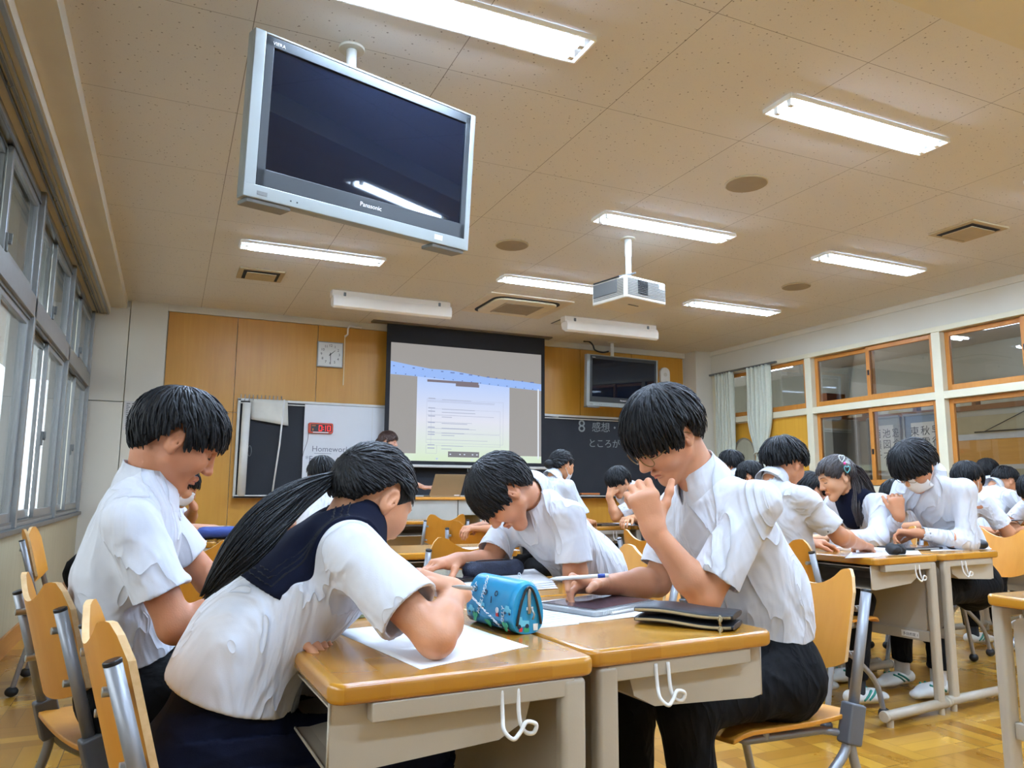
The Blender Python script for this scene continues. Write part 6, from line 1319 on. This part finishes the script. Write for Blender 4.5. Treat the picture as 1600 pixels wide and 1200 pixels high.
for (y, z, mt, nm, pts) in ((-.012, .022, M_PL, 'printed_car', [(-.014, -.006), (.014, -.006), (.014, .004), (-.002, .006), (-.004, .013), (-.014, .013)]), (.004, .050, M_PW, 'printed_letters', [(-.008, -.003), (.008, -.003), (.008, .003), (-.008, .003)]), (.018, .012, M_PW, 'printed_dog', [(-.005, -.006), (.005, -.006), (.006, .007), (-.006, .007)]), (-.018, .010, M_PR, 'printed_red', [(-.004, -.004), (.004, -.004), (.004, .004), (-.004, .004)]), (-.004, .008, M_PG, 'printed_clover', [(-.006, -.004), (.006, -.004), (.007, .004), (0, .007), (-.007, .004)])):
    MB().prism(pts, Lh+.0002, Lh+.0012, lambda a, b, c, y=y, z=z: (c, y+a, z+b)).build(nm, mt, pc)
for q in (-.022, -.003): MB().prism([(q+.0045*math.cos(t), .016+.0045*math.sin(t)) for t in np.linspace(0, 2*math.pi, 13)[:-1]], Lh+.001, Lh+.0016, lambda a, b, c: (c, a, b)).build('printed_wheel', M_PK, pc)
# navy pencil case, a soft rounded box
def softcase(name, loc, rz, L, W, H, m, lab, zipc=None):
    r = empty(name, loc, rz); tag(r, lab, 'pencil case')
    q = Field((-L-.02, -W-.02, -.01), (L+.02, W+.02, H+.02), .003); q.cone((-L+W*.9, 0, H/2), (L-W*.9, 0, H/2), W, W, 0, side=V(0, 1, 0), flat=H/2/W)
    q.ell((-L+W*.7, 0, H/2), (W*.8, W*.98, H*.49), None, .01).ell((L-W*.7, 0, H/2), (W*.8, W*.98, H*.49), None, .01); v, f = q.mesh(); v = nbr_smooth(v, f, 2); N_ = vnormals(v, f); v = wrinkle(v, N_, .004, 7, [V(1, .2, 0)], 60.)
    mkmesh('case_body', [(v, f)], m, r)
    MB().tube(curve([(-L+.01, -.002, H*.72), (-L*.6, 0, H*1.0), (0, .001, H*1.02), (L*.6, 0, H*1.0), (L-.01, 0, H*.74)], 6), .0028, 8, flat=.6).build('zip', zipc or M_STEEL, r, smooth=True)
    MB().box((-L+.012, -.004, H*.95), (.022, .005, .003)).build('zip_pull', M_STEEL, r, bevel=.001); return r
a = P2(727, 908)+V(0, .02, 0); b = P2(822, 902)+V(0, .03, 0); c = (a+b)/2; dd = b-a
softcase('pencil_case', (c[0], c[1], ZT), math.atan2(dd[1], dd[0]), .108, .033, .058, mat('navy_denim_case', (42, 48, 66), .85, var=.25, nscale=120, bump=.3, bscale=300), 'navy denim pencil case on the desk before the bent over boy', mat('dark_zip', (60, 62, 70), .4, .5))
# black two zip pouch
a = P2(1020, 975)+V(.02, .03, 0); b = P2(1150, 985)+V(.0, .035, 0); c = (a+b)/2; dd = b-a
zp = empty('zip_pouch', (c[0], c[1], ZT), math.atan2(dd[1], dd[0])); tag(zp, 'flat black pouch with two brass zips on the near right desk', 'pouch'); ML = mat('black_leatherette', (26, 28, 34), .42, var=.08, bump=.15, bscale=250)
for z0, z1, nm in ((0, .018, 'lower_pocket'), (.020, .040, 'upper_pocket')):
    def fn(u, v, z0=z0, z1=z1):
        x = (u-.5)*.215; a = v*2*math.pi; y = .052*math.cos(a)*(1-.15*abs(2*u-1)**5); z = (z0+z1)/2+(z1-z0)*.5*abs(math.sin(a))**.45*(1 if math.sin(a) > 0 else -1)*(1-.30*abs(2*u-1)**6)+.003*math.sin(u*6); return (x, y, z)
    m_ = MB().grid(fn, 22, 32); m_.f += [tuple(range(31, -1, -1)), tuple(22*33+k for k in range(32))]; m_.build(nm, ML, zp, bevel=.003, smooth=True)
MZ = mat('brass_zip_teeth', (170, 156, 124), .3, .8)
for z in (.010, .030):
    MB().tube([(x, -.0525+.003*abs(x/.1)**5, z+.003*math.sin((x/.215+.5)*6)) for x in np.linspace(-.103, .103, 20)], .0022, 6).build('zip', MZ, zp, smooth=True)
t_ = MB()
for k in range(70):
    x = -.102+k*.00296
    for z in (.010, .030): t_.box((x, -.0545+.003*abs(x/.1)**5, z+.003*math.sin((x/.215+.5)*6)), (.0014, .0016, .0052))
t_.build('zip_teeth', MZ, zp)
for z, nm in ((.030, 'zip_pull'), (.010, 'zip_pull')):
    MB().tube([(.083, -.056, z+.003), (.084, -.060, z-.004), (.083, -.061, z-.012), (.085, -.058, z-.018)], .0024, 8).tube([(.084+.004*math.cos(q), -.060, z-.004+.005*math.sin(q)) for q in np.linspace(0, 2*math.pi, 11)[:-1]], .0013, 5, closed=True).build(nm, MZ, zp, smooth=True)
# clear cased tablet
def tablet(name, pts, lab, clear, z=ZT+.0015):
    a, b, c, d = [V(p[0], p[1], z) for p in pts]; o = (a+b+c+d)/4; u = nrm(b-a+c-d); v = np.cross(V(0, 0, 1), u); W_ = .25; H_ = .178
    r = empty(name, tuple(o), math.atan2(u[1], u[0])); tag(r, lab, 'tablet')
    if clear:
        MB().prism(rrect(W_+.016, H_+.016, .014), 0, .012, lambda x, y, z_: (x, y, z_)).build('case', mat('cloudy_clear_case', (170, 172, 172), .15, var=.03), r, bevel=.003)
        bp = MB()
        for k in range(34): bp.cyl((-.105+k*.0062, -H_/2-.0085, .003), (-.105+k*.0062, -H_/2-.0085, .010), .0018, 6)
        bp.build('case_ribs', mat('clear_rib_plastic', (206, 208, 206), .15), r)
        MB().cyl((-.08, -H_/2-.013, .004), (.10, -H_/2-.013, .004), .0035, 8).build('pen_sleeve', M_WHITE, r)
        MB().prism(rrect(W_, H_, .012), .010, .0128, lambda x, y, z_: (x, y, z_)).build('rim', mat('silver_tablet_shell', (150, 150, 150), .3, .6), r, bevel=.001); zz = .0128
    else:
        MB().prism(rrect(W_+.012, H_+.012, .012), 0, .011, lambda x, y, z_: (x, y, z_)).build('case', M_BLACK, r, bevel=.003); zz = .011
        MB().b2((-.09, -H_/2-.010, .002), (.09, -H_/2-.006, .009)).build('hinge', M_STEEL, r, bevel=.001)
    MB().prism(rrect(W_-.006, H_-.006, .008), zz, zz+.0006, lambda x, y, z_: (x, y, z_)).build('screen_bezel', M_BLACK, r)
    MB().prism(rrect(W_-.026, H_-.024, .003), zz+.0006, zz+.001, lambda x, y, z_: (x, y, z_)).build('screen', mat('dark_mauve_screen', (96, 78, 86), .08, var=.08, nscale=6, spec=.8), r); return r
tablet('tablet', [P2(905, 972), P2(1010, 952), P2(960, 930), P2(862, 945)], 'tablet in a clear case under the bespectacled boy\'s writing hand', True, ZT+.001)
tablet('tablet', [P2(672, 905), P2(740, 914), P2(745, 898), P2(690, 892)], 'dark cased tablet touched by the bent over boy', False)
# stylus and pen
def pen(name, a, b, r, m, lab, cat, cap=None):
    a, b = V(*a), V(*b); o = empty(name, (0, 0, 0)); d = nrm(b-a); tag(o, lab, cat)
    MB().tube([a, a+d*.012, a+d*.022, b-d*.004, b], [.0008, r*.75, r, r, r*.85], 14).build('barrel', m, o, smooth=True)
    if cap: p = a+(b-a)*.82; MB().cyl(p, p+d*.018, r*1.04, 14).build('band', cap, o, smooth=True)
    return o
pen('stylus', pxd(857, 905, 1.86), pxd(951, 899, 1.85), .0048, M_WHITE, 'white stylus with a blue band held level in the boy\'s fingers', 'stylus', mat('blue_pen_band', (30, 60, 140), .4))
pen('ballpoint_pen', pxd(706, 916, 1.37), pxd(737, 919, 1.34), .0042, mat('grey_pen_plastic', (160, 156, 148), .4), 'grey pen in the ponytail girl\'s curled fingers', 'pen')
# right group
def book(name, loc, rz, w, h, t, m, lab, cat='book', tilt=0):
    r = empty(name, loc, rz); tag(r, lab, cat); r.rotation_euler = (tilt, 0, rz)
    MB().b2((-w/2, -h/2, 0), (w/2, h/2, .0015)).b2((-w/2, -h/2, t-.0015), (w/2, h/2, t)).b2((-w/2, -h/2, 0), (-w/2+.002, h/2, t)).build('cover', m, r, bevel=.0005); MB().b2((-w/2+.002, -h/2+.003, .0016), (w/2-.003, h/2-.003, t-.0016)).build('pages', WP, r); return r
sheet('loose_sheet', [P2(1320, 872), P2(1372, 870), P2(1392, 862), P2(1335, 858)], WP, 'white handout on the near corner of the right group\'s desks', 'paper', z=ZT)
sheet('loose_sheet', [P2(1378, 868), P2(1440, 866), P2(1432, 857), P2(1375, 859)], WP, 'white handout right of the crumpled black pouch', 'paper', z=ZT)
sheet('loose_sheet', [P2(1455, 861), P2(1550, 858), P2(1540, 851), P2(1450, 854)], WP, 'handout under the black pen case in the right group', 'paper', z=ZT)
book('notebook', tuple(P2(1352, 860)), .3, .17, .24, .012, WP, 'thick white booklet beside the crumpled black pouch', 'notebook')
book('textbook', tuple(P2(1318, 858)+V(0, .1, 0)), .2, .18, .25, .016, mat('grey_book_cover', (120, 116, 110), .5), 'grey covered book leaning in the right group', 'book', .12)
tablet('tablet', [P2(1400, 861), P2(1450, 859), P2(1440, 854), P2(1395, 856)], 'dark tablet lying before the masked boy', False)
cp = P2(1399, 866); cr = empty('cloth_pouch', tuple(cp), .4); tag(cr, 'crumpled black cloth pouch near the desk corner in the right group', 'pouch')
q = Field((-.08, -.06, -.01), (.08, .06, .07), .003); q.ell((-.02, 0, .022), (.045, .034, .024), None, .01).ell((.025, -.01, .022), (.030, .030, .024), None, .01).ell((-.04, .01, .03), (.022, .02, .02), None, .01); v, f = q.mesh(); v = wrinkle(nbr_smooth(v, f, 1), vnormals(v, f), .010, 3, [V(1, .5, .3), V(0, 1, 1)], 70.); mkmesh('case_body', [(v, f)], mat('black_cloth', (24, 24, 26), .8, var=.2), cr)
MB().tube(curve([(.03, -.02, .01), (.045, -.03, .006), (.055, -.02, .004)], 4), .003, 6).build('zip_pull', M_BLACK, cr, smooth=True)
pcx = P2(1511, 858); softcase('pencil_case', (pcx[0], pcx[1], ZT), math.radians(-18), .105, .034, .048, mat('black_leatherette'), 'black oval pencil case on the masked boy\'s desk')
# far tables
pb_ = P2(340, 842); softcase('pencil_case', (pb_[0], pb_[1], ZT), .1, .11, .05, .07, mat('cobalt_blue_cloth', (40, 66, 140), .7), 'cobalt blue pencil case on the far left desk')
c_ = P2(345, 842, ZT)+V(.02, .12, 0); book('notebook', tuple(c_), .1, .20, .16, .01, WP, 'white notebook behind the cobalt pencil case', 'notebook')
tb_ = empty('standing_tablet', (3.16, 5.74, ZT), .5); tag(tb_, 'tablet propped upright on the far middle desk', 'tablet')
MB().box((0, 0, .085), (.24, .010, .17), Euler((-.35, 0, 0)).to_matrix()).build('case', mat('beige_tablet_case', (190, 180, 160), .5), tb_, bevel=.003); MB().box((0, -.0062, .087), (.21, .002, .145), Euler((-.35, 0, 0)).to_matrix()).build('screen', mat('blue_grey_screen', (90, 100, 124), .1), tb_)
MB().box((0, .05, .05), (.2, .006, .12), Euler((.6, 0, 0)).to_matrix()).build('stand', M_BLACK, tb_)
tablet('tablet', [(3.22, 5.40), (3.46, 5.42), (3.44, 5.60), (3.20, 5.58)], 'dark tablet lying flat on the far middle desk', False)
for k, (p, l) in enumerate((((960, 818), 'open handout in front of the far resting boy'), ((1000, 820), 'handout right of the open one on the far middle desk'))):
    o = P2(*p); sheet('loose_sheet', [(o[0]-.15, o[1]-.12), (o[0]+.15, o[1]-.12), (o[0]+.15, o[1]+.1), (o[0]-.15, o[1]+.1)], WP, l, 'paper')
o = P2(780, 857); sheet('loose_sheet', [(o[0]-.2, o[1]-.12), (o[0]+.05, o[1]-.14), (o[0]+.05, o[1]+.12), (o[0]-.2, o[1]+.12)], WP, 'white sheet on the empty desk behind the centre chair', 'paper')
ph = empty('mobile_phone', tuple(pxd(1585, 814, 5.2)), .3); tag(ph, 'mobile phone held by the student at the right edge', 'phone'); MB().b2((-.075, -.036, 0), (.075, .036, .008)).build('case', M_BLACK, ph, bevel=.003); MB().b2((-.07, -.032, .008), (.07, .032, .0086)).build('screen', mat('dark_mauve_screen'), ph)

# ------------------------------------------------------------------ lettering becomes real mesh
bpy.context.view_layer.update()
cache_ = {}
for o in [o for o in bpy.data.objects if o.type == 'FONT']:
    if o.data.name not in cache_: cache_[o.data.name] = bpy.data.meshes.new_from_object(o)
    me = cache_[o.data.name]; n = bpy.data.objects.new(o.name, me); COL.objects.link(n); n.parent = o.parent
    n.matrix_parent_inverse = o.matrix_parent_inverse.copy(); n.matrix_basis = o.matrix_basis.copy(); nm = o.name; bpy.data.objects.remove(o); n.name = nm
    if not me.materials: me.materials.append(M_DK)
bpy.context.view_layer.update()
